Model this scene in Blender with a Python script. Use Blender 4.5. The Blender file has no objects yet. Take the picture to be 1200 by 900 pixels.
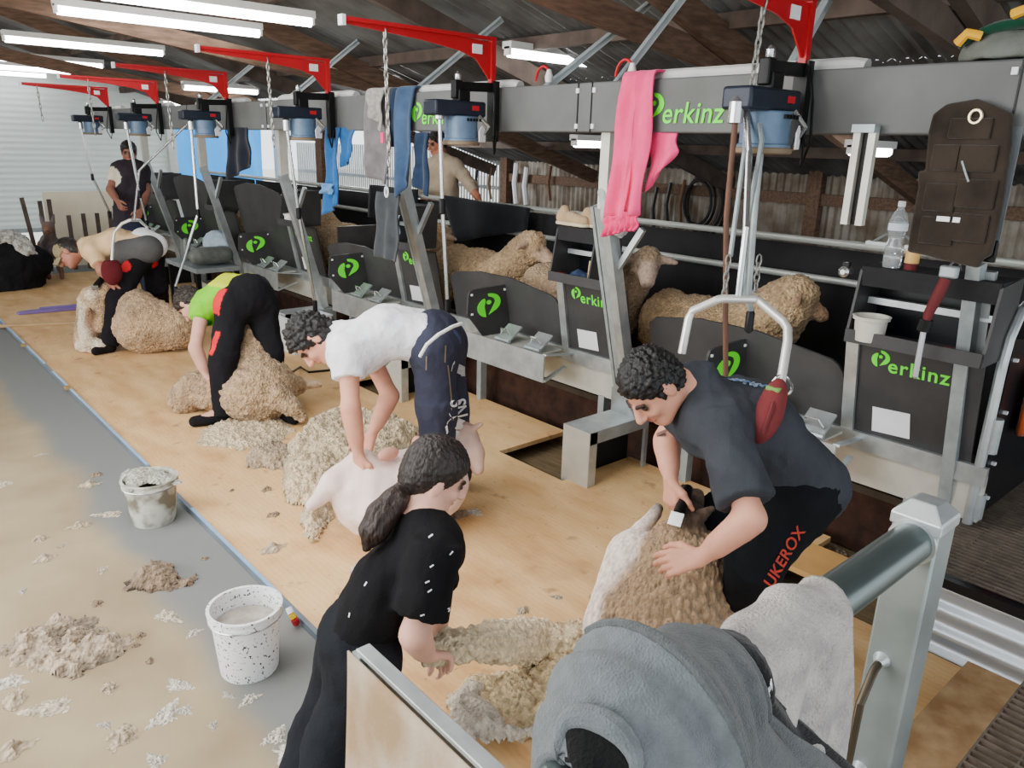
import bpy, bmesh, math, random
import numpy as np
from mathutils import Vector, Matrix
random.seed(7); RNG = np.random.default_rng(7)
SC = bpy.context.scene; COL = SC.collection
PI = math.pi; FZ = -.03                      # the concrete lies just below the board
# ---------------------------------------------------------------- camera frame (solved from the photograph's vanishing lines)
CR = np.array([[0.7523782, 0.17630777, 0.63469884], [-0.65821129, 0.23949375, 0.71372309], [0.02617148, 0.95475563, -0.29623764]])
CAMP = np.array([0., 0., 1.95])
def D(px, py, d):                      # the point at depth d metres in front of the camera
    return CAMP + CR @ np.array([(px - 600) / 900., (450 - py) / 900., 1.]) * d
def on(px, py, ax, val):               # the point of a photo ray on the plane axis = val
    r = CR @ np.array([(px - 600) / 900., (450 - py) / 900., 1.])
    return CAMP + r * ((val - CAMP[ax]) / r[ax])
# ---------------------------------------------------------------- materials
MATS = {}
def lin(c):
    return tuple((x / 12.92 if x <= .04045 else ((x + .055) / 1.055) ** 2.4) for x in c)
def M(name, col, rough=.65, metal=0., var=.12, scale=6., bump=0., bscale=60., col2=None, spec=.35, emit=0., trans=0., stretch=None, lo=.35, hi=.65, alpha=1., sheen=0., detail=4.):
    if name in MATS: return MATS[name]
    m = bpy.data.materials.new(name); m.use_nodes = True; nt = m.node_tree; N = nt.nodes; L = nt.links
    b = N['Principled BSDF']
    c1 = lin(col); c2 = lin(col2) if col2 else tuple(max(0, x * (1 - var)) for x in c1)
    tc = N.new('ShaderNodeTexCoord'); src = tc.outputs['Object']
    if stretch:
        mp = N.new('ShaderNodeMapping'); mp.inputs['Scale'].default_value = stretch; L.new(src, mp.inputs['Vector']); src = mp.outputs['Vector']
    nz = N.new('ShaderNodeTexNoise'); nz.inputs['Scale'].default_value = scale; nz.inputs['Detail'].default_value = detail; L.new(src, nz.inputs['Vector'])
    rp = N.new('ShaderNodeValToRGB'); rp.color_ramp.elements[0].position = lo; rp.color_ramp.elements[1].position = hi
    rp.color_ramp.elements[0].color = (*c2, 1); rp.color_ramp.elements[1].color = (*c1, 1)
    L.new(nz.outputs['Fac'], rp.inputs['Fac']); L.new(rp.outputs['Color'], b.inputs['Base Color'])
    b.inputs['Roughness'].default_value = rough; b.inputs['Metallic'].default_value = metal
    b.inputs['Specular IOR Level'].default_value = spec
    if sheen: b.inputs['Sheen Weight'].default_value = sheen
    if alpha < 1: b.inputs['Alpha'].default_value = alpha
    if trans: b.inputs['Transmission Weight'].default_value = trans
    if emit:
        b.inputs['Emission Color'].default_value = (*c1, 1); b.inputs['Emission Strength'].default_value = emit
    if bump:
        n2 = N.new('ShaderNodeTexNoise'); n2.inputs['Scale'].default_value = bscale; n2.inputs['Detail'].default_value = 3; L.new(src, n2.inputs['Vector'])
        bp = N.new('ShaderNodeBump'); bp.inputs['Strength'].default_value = bump; bp.inputs['Distance'].default_value = .01
        L.new(n2.outputs['Fac'], bp.inputs['Height']); L.new(bp.outputs['Normal'], b.inputs['Normal'])
    MATS[name] = m; return m
def MV(name, rough=.8, bump=.5, bscale=90., var=.25, vscale=25., stretch=None, spec=.2, sheen=0., sss=0., vor=0.):
    """colour comes from the mesh's colour attribute 'Col' (alpha = how woolly: drives the bump)"""
    if name in MATS: return MATS[name]
    m = bpy.data.materials.new(name); m.use_nodes = True; nt = m.node_tree; N = nt.nodes; L = nt.links
    b = N['Principled BSDF']; at = N.new('ShaderNodeAttribute'); at.attribute_name = 'Col'
    tc = N.new('ShaderNodeTexCoord'); src = tc.outputs['Object']
    if stretch:
        mp = N.new('ShaderNodeMapping'); mp.inputs['Scale'].default_value = stretch; L.new(src, mp.inputs['Vector']); src = mp.outputs['Vector']
    nz = N.new('ShaderNodeTexNoise'); nz.inputs['Scale'].default_value = vscale; nz.inputs['Detail'].default_value = 5; L.new(src, nz.inputs['Vector'])
    mr = N.new('ShaderNodeMapRange'); mr.inputs['From Min'].default_value = .3; mr.inputs['From Max'].default_value = .7
    mr.inputs['To Min'].default_value = 1 - var; mr.inputs['To Max'].default_value = 1 + var * .35; L.new(nz.outputs['Fac'], mr.inputs['Value'])
    mx = N.new('ShaderNodeVectorMath'); mx.operation = 'SCALE'; L.new(at.outputs['Color'], mx.inputs[0]); L.new(mr.outputs['Result'], mx.inputs['Scale'])
    L.new(mx.outputs['Vector'], b.inputs['Base Color'])
    b.inputs['Roughness'].default_value = rough; b.inputs['Specular IOR Level'].default_value = spec
    if sheen: b.inputs['Sheen Weight'].default_value = sheen
    if sss:
        b.inputs['Subsurface Weight'].default_value = sss; b.inputs['Subsurface Radius'].default_value = (.01, .004, .002); b.inputs['Subsurface Scale'].default_value = .5
    if bump:
        n2 = N.new('ShaderNodeTexNoise'); n2.inputs['Scale'].default_value = bscale; n2.inputs['Detail'].default_value = 4; L.new(src, n2.inputs['Vector'])
        hgt = n2.outputs['Fac']
        if vor:
            vo = N.new('ShaderNodeTexVoronoi'); vo.inputs['Scale'].default_value = vor; L.new(src, vo.inputs['Vector'])
            sb = N.new('ShaderNodeMath'); sb.operation = 'MULTIPLY_ADD'; sb.inputs[1].default_value = -1.1; L.new(vo.outputs['Distance'], sb.inputs[0]); L.new(hgt, sb.inputs[2]); hgt = sb.outputs[0]
        mu = N.new('ShaderNodeMath'); mu.operation = 'MULTIPLY'; mu.inputs[1].default_value = bump; L.new(at.outputs['Alpha'], mu.inputs[0])
        bp = N.new('ShaderNodeBump'); bp.inputs['Distance'].default_value = .012; L.new(mu.outputs[0], bp.inputs['Strength'])
        L.new(hgt, bp.inputs['Height']); L.new(bp.outputs['Normal'], b.inputs['Normal'])
    MATS[name] = m; return m
galv = M('galvanised_steel', (.74, .77, .78), .38, .65, .28, 9., .05, 50, spec=.5)
galv_dull = M('dull_galvanised', (.66, .70, .71), .5, .5, .22, 14.)
galv_pale = M('pale_sheet', (.80, .80, .76), .45, .35, .15, 7.)
blk = M('black_plastic_sheet', (.245, .245, .25), .5, 0, .3, 5., .04, 120)
blk_gloss = M('black_gloss_sheet', (.07, .085, .11), .28, 0, .4, 3.)
rubber = M('black_rubber_cloth', (.15, .15, .16), .85, 0, .35, 5., .2, 40)
beam_m = M('dusty_black_beam', (.40, .41, .41), .6, 0, .22, 3.5, .03, 100)
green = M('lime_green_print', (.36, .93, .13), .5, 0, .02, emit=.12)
white_m = M('white_paper', (.92, .93, .95), .7, 0, .05)
red_m = M('red_paint', (.72, .08, .13), .4, 0, .12, 5)
timber = M('old_brown_timber', (.44, .345, .28), .85, 0, .45, 7., .2, 40, stretch=(1, 6, 6))
timber_d = M('dark_rafter_timber', (.36, .31, .28), .9, 0, .4, 7.)
steel = M('bright_steel', (.78, .79, .80), .25, .9, .1, 20)
dark_metal = M('black_iron', (.06, .065, .07), .45, .3, .2, 10)
white_plastic = M('white_plastic', (.90, .91, .90), .4, 0, .08, 8)
chain_m = M('grey_chain', (.62, .62, .60), .35, .7, .3, 30)
maroon = M('maroon_pad', (.40, .12, .13), .7, 0, .25, 10, .1, 80)
# ---------------------------------------------------------------- mesh helpers
class MB:
    def __init__(s): s.v = []; s.f = []; s.mi = []; s.cur = 0
    def add(s, vs, fs):
        b = len(s.v); s.v += [tuple(map(float, q)) for q in vs]; s.f += [tuple(b + i for i in f) for f in fs]; s.mi += [s.cur] * len(fs); return s
    def box(s, c, size, R=None):
        c = np.array(c, float); h = np.array(size, float) / 2; R = np.eye(3) if R is None else np.array(R)
        vs = [c + R @ (h * np.array([x, y, z])) for x in (-1, 1) for y in (-1, 1) for z in (-1, 1)]
        return s.add(vs, [(0, 1, 3, 2), (4, 6, 7, 5), (0, 4, 5, 1), (2, 3, 7, 6), (0, 2, 6, 4), (1, 5, 7, 3)])
    def bar(s, a, b, w, h, up=(0, 0, 1)):
        a = np.array(a, float); b = np.array(b, float); z = b - a; l = np.linalg.norm(z); z /= l
        u = np.array(up, float); x = np.cross(u, z)
        if np.linalg.norm(x) < 1e-4: x = np.cross((1, 0, 0), z)
        x /= np.linalg.norm(x); y = np.cross(z, x)
        return s.box((a + b) / 2, (w, h, l), np.stack([x, y, z], 1))
    def tube(s, path, r, seg=10, closed=False):
        P = [np.array(p, float) for p in path]; n = len(P)
        rs = r if hasattr(r, '__len__') else [r] * n
        ring = []; prev = None
        for i in range(n):
            if closed: t = P[(i + 1) % n] - P[i - 1]
            else: t = (P[min(i + 1, n - 1)] - P[max(i - 1, 0)])
            t = t / (np.linalg.norm(t) + 1e-9)
            if prev is None:
                u = np.cross(t, (0, 0, 1));
                if np.linalg.norm(u) < .1: u = np.cross(t, (1, 0, 0))
            else: u = prev - t * prev.dot(t)
            u /= np.linalg.norm(u); prev = u; w = np.cross(t, u)
            ring.append([P[i] + rs[i] * (u * math.cos(k * 2 * PI / seg) + w * math.sin(k * 2 * PI / seg)) for k in range(seg)])
        vs = [q for rr in ring for q in rr]; fs = []
        for i in range(n if closed else n - 1):
            for k in range(seg):
                a = i * seg + k; b2 = i * seg + (k + 1) % seg; j = ((i + 1) % n) * seg
                fs.append((a, b2, j + (k + 1) % seg, j + k))
        if not closed: fs += [tuple(range(seg))[::-1], tuple((n - 1) * seg + k for k in range(seg))]
        return s.add(vs, fs)
    def lathe(s, prof, c=(0, 0, 0), seg=28, R=None, cap=True):
        R = np.eye(3) if R is None else np.array(R); c = np.array(c, float); vs = []; fs = []; n = len(prof)
        for r, z in prof:
            for k in range(seg): a = 2 * PI * k / seg; vs.append(c + R @ np.array([r * math.cos(a), r * math.sin(a), z]))
        for i in range(n - 1):
            for k in range(seg): fs.append((i * seg + k, i * seg + (k + 1) % seg, (i + 1) * seg + (k + 1) % seg, (i + 1) * seg + k))
        if cap: fs += [tuple(range(seg))[::-1], tuple((n - 1) * seg + k for k in range(seg))]
        return s.add(vs, fs)
    def prism(s, poly, t, o=(0, 0, 0), U=(1, 0, 0), V=(0, 0, 1)):
        """flat polygon (u,v) in the plane U,V through o, thickness t along UxV (centred)"""
        o = np.array(o, float); U = np.array(U, float); V = np.array(V, float); W = np.cross(U, V); W /= np.linalg.norm(W); n = len(poly)
        vs = [o + U * u + V * v - W * t / 2 for u, v in poly] + [o + U * u + V * v + W * t / 2 for u, v in poly]
        fs = [tuple(range(n))[::-1], tuple(range(n, 2 * n))] + [(i, (i + 1) % n, n + (i + 1) % n, n + i) for i in range(n)]
        return s.add(vs, fs)
    def grid(s, fn, nu, nv, closed_u=False):
        vs = [fn(i / (nu if closed_u else nu - 1), j / (nv - 1)) for i in range(nu) for j in range(nv)]; fs = []
        for i in range(nu if closed_u else nu - 1):
            for j in range(nv - 1):
                a = i * nv + j; b = ((i + 1) % nu) * nv + j; fs.append((a, b, b + 1, a + 1))
        return s.add(vs, fs)
    def build(s, name, mat, parent=None, smooth=35, bevel=0., origin=None, solid=0.):
        me = bpy.data.meshes.new(name); v = s.v
        if origin is not None: v = [(a - origin[0], b - origin[1], c - origin[2]) for a, b, c in v]
        me.from_pydata(v, [], s.f)
        mats = mat if isinstance(mat, (list, tuple)) else [mat]
        for m in mats: me.materials.append(m)
        if len(mats) > 1: me.polygons.foreach_set('material_index', s.mi)
        return finish(name, me, parent, smooth, bevel, origin, solid)
def wloc(o):                            # world origin of a thing or part while nothing is turned yet
    v = Vector((0, 0, 0))
    while o is not None: v += o.location; o = o.parent
    return v
def finish(name, me, parent=None, smooth=35, bevel=0., origin=None, solid=0.):
    bm = bmesh.new(); bm.from_mesh(me); bmesh.ops.recalc_face_normals(bm, faces=bm.faces); bm.to_mesh(me); bm.free()
    if smooth:
        me.polygons.foreach_set('use_smooth', [True] * len(me.polygons))
        if smooth < 180: me.set_sharp_from_angle(angle=math.radians(smooth))
    o = bpy.data.objects.new(name, me); COL.objects.link(o)
    if origin is not None: o.location = origin
    if parent is not None:
        o.parent = parent; o.location = Vector(origin or (0, 0, 0)) - wloc(parent)
    if solid:
        md = o.modifiers.new('thick', 'SOLIDIFY'); md.thickness = solid; md.offset = 0
    if bevel:
        md = o.modifiers.new('bev', 'BEVEL'); md.width = bevel; md.segments = 2; md.limit_method = 'ANGLE'
    return o
def tag(o, label=None, cat=None, group=None, kind=None):
    if label: o['label'] = label
    if cat: o['category'] = cat
    if group: o['group'] = group
    if kind: o['kind'] = kind
    return o
def thing(name, loc, label, cat, group=None):
    o = bpy.data.objects.new(name, None); o.empty_display_size = .1; COL.objects.link(o); o.location = tuple(map(float, loc)); return tag(o, label, cat, group)
def struct(name, mb, mat, **k):
    return tag(mb.build(name, mat, **k), kind='structure')
def dup(o, loc=None, rotz=None, label=None, scale=None):
    """copy of a thing with copies of its parts and sub-parts"""
    c = o.copy(); COL.objects.link(c)
    for ch in [x for x in SC.objects if x.parent == o]:
        d = ch.copy(); COL.objects.link(d); d.parent = c
        for g in [x for x in SC.objects if x.parent == ch]:
            e = g.copy(); COL.objects.link(e); e.parent = d
    if loc is not None: c.location = tuple(map(float, loc))
    if rotz is not None: c.rotation_euler = (0, 0, rotz)
    if scale is not None: c.scale = (scale,) * 3 if not hasattr(scale, '__len__') else scale
    if label: c['label'] = label
    return c
def text_mesh(txt, size, o, U, V, mat, name, parent=None, extrude=.001, shear=0., align='LEFT', spacing=1., bold=0.):
    cu = bpy.data.curves.new('t', 'FONT'); cu.body = txt; cu.size = size; cu.extrude = extrude; cu.shear = shear; cu.align_x = align; cu.space_character = spacing; cu.offset = bold
    ob = bpy.data.objects.new('t', cu); COL.objects.link(ob)
    dg = bpy.context.evaluated_depsgraph_get(); me = bpy.data.meshes.new_from_object(ob.evaluated_get(dg)); bpy.data.objects.remove(ob)
    U = np.array(U, float); V = np.array(V, float); W = np.cross(U, V); o = np.array(o, float)
    mb = MB(); mb.add([o + U * v.co.x + V * v.co.y + W * v.co.z for v in me.vertices], [tuple(p.vertices) for p in me.polygons])
    bpy.data.meshes.remove(me)
    return mb, (mb.build(name, mat, parent) if name else None)
def leafP(mb, o, U, V, s, t=.003):
    """the stylised P mark: a leaf-shaped left half and a hooked bowl on the right, height about s"""
    W = np.cross(U, V)
    o = np.array(o, float)
    def arc(cx, cy, r, a0, a1, n=14, ax=1.): return [(cx + ax * r * math.cos(math.radians(a0 + (a1 - a0) * i / n)), cy + r * math.sin(math.radians(a0 + (a1 - a0) * i / n))) for i in range(n + 1)]
    L = [(x * s, y * s) for x, y in arc(.40, .45, .42, 100, 262, 16, .95) + [(.33, .2), (.30, .5), (.36, .75)]]
    mb.prism(L, t, o, U, V)
    B1 = arc(.52, .62, .42, 95, -60, 16, 1.15); B2 = arc(.52, .66, .22, -40, 60, 10, 1.1)
    Q = [(x * s, y * s) for x, y in B1 + [(.46, .12)] + B2 + [(.50, .92)]]
    n = len(Q); mb.prism(Q, t, o, U, V)
    mb.prism([(x * s, y * s) for x, y in arc(.50, .66, .10, 0, 340, 10)], t, o, U, V)
# ---------------------------------------------------------------- noise
def _h(i, j, k, seed=0):
    n = (i * 374761393 + j * 668265263 + k * 2147483647 + seed * 1274126177) & 0xffffffff
    n = ((n ^ (n >> 13)) * 1274126177) & 0xffffffff
    return ((n ^ (n >> 16)) & 0xffff) / 65535.
def vnoise(P, seed=0):
    P = np.asarray(P, float); I = np.floor(P).astype(np.int64); F = P - I; F = F * F * (3 - 2 * F); r = 0
    for a in (0, 1):
        for b in (0, 1):
            for c in (0, 1):
                w = (F[:, 0] if a else 1 - F[:, 0]) * (F[:, 1] if b else 1 - F[:, 1]) * (F[:, 2] if c else 1 - F[:, 2])
                r = r + w * _h(I[:, 0] + a, I[:, 1] + b, I[:, 2] + c, seed)
    return r
def worley(P, seed=0):
    P = np.asarray(P, float); I = np.floor(P).astype(np.int64); best = np.full(len(P), 9.)
    for a in (-1, 0, 1):
        for b in (-1, 0, 1):
            for c in (-1, 0, 1):
                J = I + np.array([a, b, c]); q = J + np.stack([_h(J[:, 0], J[:, 1], J[:, 2], seed + s) for s in (1, 2, 3)], 1)
                best = np.minimum(best, ((P - q) ** 2).sum(1))
    return np.sqrt(best)
def fbm(P, seed=0, o=3):
    r = 0; a = .5
    for i in range(o): r = r + a * vnoise(np.asarray(P) * 2 ** i, seed + i * 7); a *= .5
    return r
# ---------------------------------------------------------------- signed-distance bodies
def vec(*a): return np.array(a if len(a) > 1 else a[0], float)
def nrm(v): v = np.array(v, float); return v / (np.linalg.norm(v) + 1e-12)
def frame(f, up=(0, 0, 1)):
    """columns: right, forward, up"""
    f = nrm(f); r = nrm(np.cross(f, up)); u = np.cross(r, f); return np.stack([r, f, u], 1)
class Body:
    def __init__(s): s.p = []
    def cone(s, a, b, r1, r2=None, c=0, k=None): s.p.append(('c', vec(a), vec(b), float(r1), float(r1 if r2 is None else r2), c, k)); return s
    def chain(s, pts, rs, c=0, k=None):
        for i in range(len(pts) - 1): s.cone(pts[i], pts[i + 1], rs[i], rs[i + 1], c, k)
        return s
    def ell(s, ce, rad, R=None, c=0, k=None): s.p.append(('e', vec(ce), np.array(rad, float), np.eye(3) if R is None else np.array(R, float), 0, c, k)); return s
    def flat(s, a, b, r1, r2, c=0, k=None): s.p.append(('f', vec(a), vec(b), float(r1), float(r2), c, k)); return s   # square-ended cone
    def cut(s, pt, n): s.p.append(('p', vec(pt), nrm(n), 0, 0, -1, None)); return s      # keep the side n points away from
    @staticmethod
    def d(p, X):
        if p[0] == 'c':
            a, b, r1, r2 = p[1:5]; ba = b - a; L2 = ba @ ba + 1e-9
            t = np.clip(((X - a) @ ba) / L2, 0, 1); return np.linalg.norm(X - a - t[..., None] * ba, axis=-1) - (r1 + (r2 - r1) * t)
        if p[0] == 'f':
            a, b, r1, r2 = p[1:5]; ba = b - a; L = np.linalg.norm(ba); u = ba / L; t = (X - a) @ u
            rad = np.linalg.norm(X - a - t[..., None] * u, axis=-1) - (r1 + (r2 - r1) * np.clip(t / L, 0, 1)); return np.maximum(rad, np.maximum(t - L, -t - r1 * .6))
        if p[0] == 'e':
            Q = (X - p[1]) @ p[3]; q = Q / p[2]; l = np.linalg.norm(q, axis=-1); g = np.linalg.norm(q / p[2], axis=-1)
            return l * (l - 1) / (g + 1e-9)
        return (X - p[1]) @ p[2]
    def bounds(s, p):
        if p[0] in 'cf': r = max(p[3], p[4]); return np.minimum(p[1], p[2]) - r, np.maximum(p[1], p[2]) + r
        r = np.abs(p[3]) @ p[2]; return p[1] - r, p[1] + r
    def mesh(s, res=.012, k=.02, disp=None):
        sol = [p for p in s.p if p[0] != 'p']
        bb = [s.bounds(p) for p in sol]; m = 3 * res + .03
        lo = np.min([b[0] for b in bb], 0) - m; hi = np.max([b[1] for b in bb], 0) + m
        n = np.ceil((hi - lo) / res).astype(int) + 1
        V = np.full(n, .2, np.float32)
        ax = [lo[i] + res * np.arange(n[i]) for i in range(3)]
        for p, (a, b) in zip(sol, bb):
            kk = k if p[6] is None else p[6]; e = kk + 2.5 * res + .01
            i0 = np.clip(np.floor((a - e - lo) / res).astype(int), 0, n - 1); i1 = np.clip(np.ceil((b + e - lo) / res).astype(int) + 1, 1, n)
            X = np.stack(np.meshgrid(*[ax[q][i0[q]:i1[q]] for q in range(3)], indexing='ij'), -1)
            d = s.d(p, X); sl = tuple(slice(i0[q], i1[q]) for q in range(3)); o = V[sl]
            h = np.clip(.5 + .5 * (o - d) / kk, 0, 1); V[sl] = o + (d - o) * h - kk * h * (1 - h)
        for p in s.p:
            if p[0] == 'p':
                X = np.stack(np.meshgrid(*ax, indexing='ij'), -1); V = np.maximum(V, s.d(p, X).astype(np.float32))
        return surfnet(V, lo, res)
    def colours(s, vs, cols, soft=.012):
        ids = sorted({p[5] for p in s.p if p[5] >= 0}); dd = []
        for i in ids:
            b = np.full(len(vs), 9.)
            for p in s.p:
                if p[5] == i: b = np.minimum(b, s.d(p, vs))
            dd.append(b)
        dd = np.stack(dd, 1); w = np.exp(-(dd - dd.min(1, keepdims=True)) / soft); w /= w.sum(1, keepdims=True)
        return w @ np.array([(*lin(cols[i][:3]), cols[i][3] if len(cols[i]) > 3 else 0.) for i in ids])
def surfnet(V, lo, res):
    S = V < 0; nx, ny, nz = V.shape
    c = np.zeros((nx - 1, ny - 1, nz - 1), np.int8)
    offs = [(a, b, d) for a in (0, 1) for b in (0, 1) for d in (0, 1)]
    for a, b, d in offs: c += S[a:nx - 1 + a, b:ny - 1 + b, d:nz - 1 + d]
    act = (c > 0) & (c < 8); idx = np.full(act.shape, -1, np.int64); I = np.argwhere(act); idx[act] = np.arange(len(I))
    acc = np.zeros((len(I), 3)); cnt = np.zeros(len(I))
    val = {o: V[I[:, 0] + o[0], I[:, 1] + o[1], I[:, 2] + o[2]] for o in offs}
    for o in offs:
        for q in range(3):
            if o[q] == 0:
                o2 = list(o); o2[q] = 1; o2 = tuple(o2); v0, v1 = val[o], val[o2]; mk = (v0 < 0) != (v1 < 0)
                t = np.where(mk, v0 / (v0 - v1 + 1e-12), 0)
                pt = np.tile(np.array(o, float), (len(I), 1)); pt[:, q] = t; acc[mk] += pt[mk]; cnt[mk] += 1
    P = lo + res * (I + acc / cnt[:, None]); F = []
    for q in range(3):
        a, b = [x for x in range(3) if x != q]
        sl0 = [slice(None)] * 3; sl1 = [slice(None)] * 3; sl0[q] = slice(0, -1); sl1[q] = slice(1, None)
        E = np.argwhere(S[tuple(sl0)] != S[tuple(sl1)]); E = E[(E[:, a] > 0) & (E[:, b] > 0) & (E[:, a] < V.shape[a] - 1) & (E[:, b] < V.shape[b] - 1)]
        if not len(E): continue
        ins = S[tuple(sl0)][E[:, 0], E[:, 1], E[:, 2]]
        def g(da, db):
            e = E.copy(); e[:, a] -= da; e[:, b] -= db; return idx[e[:, 0], e[:, 1], e[:, 2]]
        Q = np.stack([g(0, 0), g(1, 0), g(1, 1), g(0, 1)], 1); fl = ~ins if q != 1 else ins; Q[fl] = Q[fl][:, ::-1]; F.append(Q)
    F = np.concatenate(F); F = F[(F >= 0).all(1)]; return P, F
def vnormals(P, F):
    N = np.zeros_like(P); fn = np.cross(P[F[:, 2]] - P[F[:, 0]], P[F[:, 3]] - P[F[:, 1]])
    for i in range(4): np.add.at(N, F[:, i], fn)
    return N / (np.linalg.norm(N, axis=1, keepdims=True) + 1e-12)
def relax(P, F, it=1, f=.5):
    for _ in range(it):
        A = np.zeros_like(P); c = np.zeros(len(P))
        for i in range(4):
            np.add.at(A, F[:, i], P[F[:, (i + 1) % 4]] + P[F[:, (i + 3) % 4]]); np.add.at(c, F[:, i], 2)
        P = P * (1 - f) + f * A / np.maximum(c, 1)[:, None]
    return P
def np_mesh(name, P, F, mat, col=None, parent=None, origin=None, smooth=180):
    P = np.asarray(P, float)
    if origin is not None: P = P - np.array(origin)
    elif parent is not None: P = P - np.array(wloc(parent))
    me = bpy.data.meshes.new(name); me.from_pydata(P.tolist(), [], F.tolist()); me.materials.append(mat)
    if col is not None:
        a = me.color_attributes.new('Col', 'FLOAT_COLOR', 'POINT'); c = np.ones((len(P), 4), np.float32); c[:, :col.shape[1]] = col; a.data.foreach_set('color', c.ravel())
    me.polygons.foreach_set('use_smooth', [True] * len(me.polygons))
    o = bpy.data.objects.new(name, me); COL.objects.link(o)
    if origin is not None: o.location = tuple(map(float, origin))
    if parent is not None: o.parent = parent; o.location = (0, 0, 0)
    return o
def join(parts):
    P = []; F = []; C = []; b = 0
    for p, f, c in parts: P.append(p); F.append(f + b); C.append(c); b += len(p)
    return np.concatenate(P), np.concatenate(F), np.concatenate(C)
# ================================================================ THE SHED
# camera
cam = bpy.data.cameras.new('camera'); camo = bpy.data.objects.new('camera', cam); COL.objects.link(camo)
cam.sensor_width = 36; cam.sensor_fit = 'HORIZONTAL'; cam.lens = 27; cam.clip_start = .05; cam.clip_end = 200
Rm = np.stack([CR[:, 0], CR[:, 1], -CR[:, 2]], 1)
camo.matrix_world = Matrix([[*Rm[0], CAMP[0]], [*Rm[1], CAMP[1]], [*Rm[2], CAMP[2]], [0, 0, 0, 1]])
SC.camera = camo
# concrete floor below the board: dusty tan, a wet grey band along the board's edge
def floor_mat():
    m = M('dusty_concrete', (.66, .60, .48), .85, 0, .2, 2.2, .12, 18, col2=(.56, .495, .385), lo=.3, hi=.7); nt = m.node_tree; N = nt.nodes; L = nt.links; b = N['Principled BSDF']
    base = b.inputs['Base Color'].links[0].from_socket
    tc = N.new('ShaderNodeTexCoord'); sp = N.new('ShaderNodeSeparateXYZ'); L.new(tc.outputs['Object'], sp.inputs[0])
    nz = N.new('ShaderNodeTexNoise'); nz.inputs['Scale'].default_value = 1.3; nz.inputs['Detail'].default_value = 3; L.new(tc.outputs['Object'], nz.inputs['Vector'])
    ad = N.new('ShaderNodeMath'); ad.operation = 'MULTIPLY_ADD'; ad.inputs[1].default_value = .35; L.new(nz.outputs['Fac'], ad.inputs[0]); L.new(sp.outputs['X'], ad.inputs[2])
    mr = N.new('ShaderNodeMapRange'); mr.interpolation_type = 'SMOOTHSTEP'; mr.inputs['From Min'].default_value = .92; mr.inputs['From Max'].default_value = 1.10; L.new(ad.outputs[0], mr.inputs['Value'])
    mx = N.new('ShaderNodeMix'); mx.data_type = 'RGBA'; L.new(mr.outputs['Result'], mx.inputs['Factor']); L.new(base, mx.inputs['A']); mx.inputs['B'].default_value = (*lin((.46, .47, .465)), 1)
    L.new(mx.outputs['Result'], b.inputs['Base Color']); return m
struct('floor', MB().box((-2.2, 5.5, FZ - .05), (6.88, 20.5, .1)).box((4.9, 14.2, FZ - .05), (7.3, 3.0, .1)), floor_mat(), smooth=0)
# plywood shearing board with a notch in front of every chute
def ply_mat():
    m = M('worn_plywood', (.89, .74, .53), .7, 0, .2, 3.0, .05, 30, col2=(.80, .625, .41), stretch=(2.2, .7, 1), lo=.32, hi=.66); nt = m.node_tree; N = nt.nodes; L = nt.links; b = N['Principled BSDF']
    base = b.inputs['Base Color'].links[0].from_socket; tc = N.new('ShaderNodeTexCoord')
    def spots(scale, lo, hi, colr, fac):
        global _b
        nz = N.new('ShaderNodeTexNoise'); nz.inputs['Scale'].default_value = scale; nz.inputs['Detail'].default_value = 6; L.new(tc.outputs['Object'], nz.inputs['Vector'])
        mr = N.new('ShaderNodeMapRange'); mr.inputs['From Min'].default_value = lo; mr.inputs['From Max'].default_value = hi; mr.inputs['To Max'].default_value = fac; L.new(nz.outputs['Fac'], mr.inputs['Value'])
        mx = N.new('ShaderNodeMix'); mx.data_type = 'RGBA'; L.new(mr.outputs['Result'], mx.inputs['Factor']); mx.inputs['B'].default_value = (*lin(colr), 1); return mx
    for a in ((1.1, .5, .75, (.93, .79, .58), .8), (7., .64, .72, (.52, .38, .24), .55), (38., .66, .72, (.40, .29, .20), .6), (2.3, .56, .75, (.66, .47, .29), .6)):
        mx = spots(*a); L.new(base, mx.inputs['A']); base = mx.outputs['Result']
    # dark scuffed tracks worn along the board, straw-coloured at its far end
    wv = N.new('ShaderNodeTexWave'); wv.inputs['Scale'].default_value = 11; wv.inputs['Distortion'].default_value = 6; wv.inputs['Detail'].default_value = 3; wv.bands_direction = 'X'; L.new(tc.outputs['Object'], wv.inputs['Vector'])
    mr = N.new('ShaderNodeMapRange'); mr.inputs['To Max'].default_value = .10; L.new(wv.outputs['Fac'], mr.inputs['Value'])
    mx = N.new('ShaderNodeMix'); mx.data_type = 'RGBA'; L.new(mr.outputs['Result'], mx.inputs['Factor']); L.new(base, mx.inputs['A']); mx.inputs['B'].default_value = (*lin((.58, .40, .22)), 1)
    L.new(mx.outputs['Result'], b.inputs['Base Color']); return m
ply = ply_mat()
def board_poly():
    p = [(1.24, 0.1), (1.24, 12.7), (3.74, 12.7)]
    for k in range(5, -1, -1):
        y = .95 + 2 * k
        p += [(3.74, y + .66), (3.11, y + .66), (3.11, y + .06)] + ([(3.74, y + .06)] if k else [(3.11, .1)])
    return p
mb = MB(); mb.prism([(x, y) for x, y in board_poly()], .03, (0, 0, -.015), (1, 0, 0), (0, 1, 0))
struct('floor_1', mb, ply, smooth=0)
struct('trim_1', MB().box((1.232, 6.35, -.012), (.022, 12.7, .03)), M('edge_angle', (.50, .55, .60), .45, .5, .3, 2.5), smooth=0)
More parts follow.
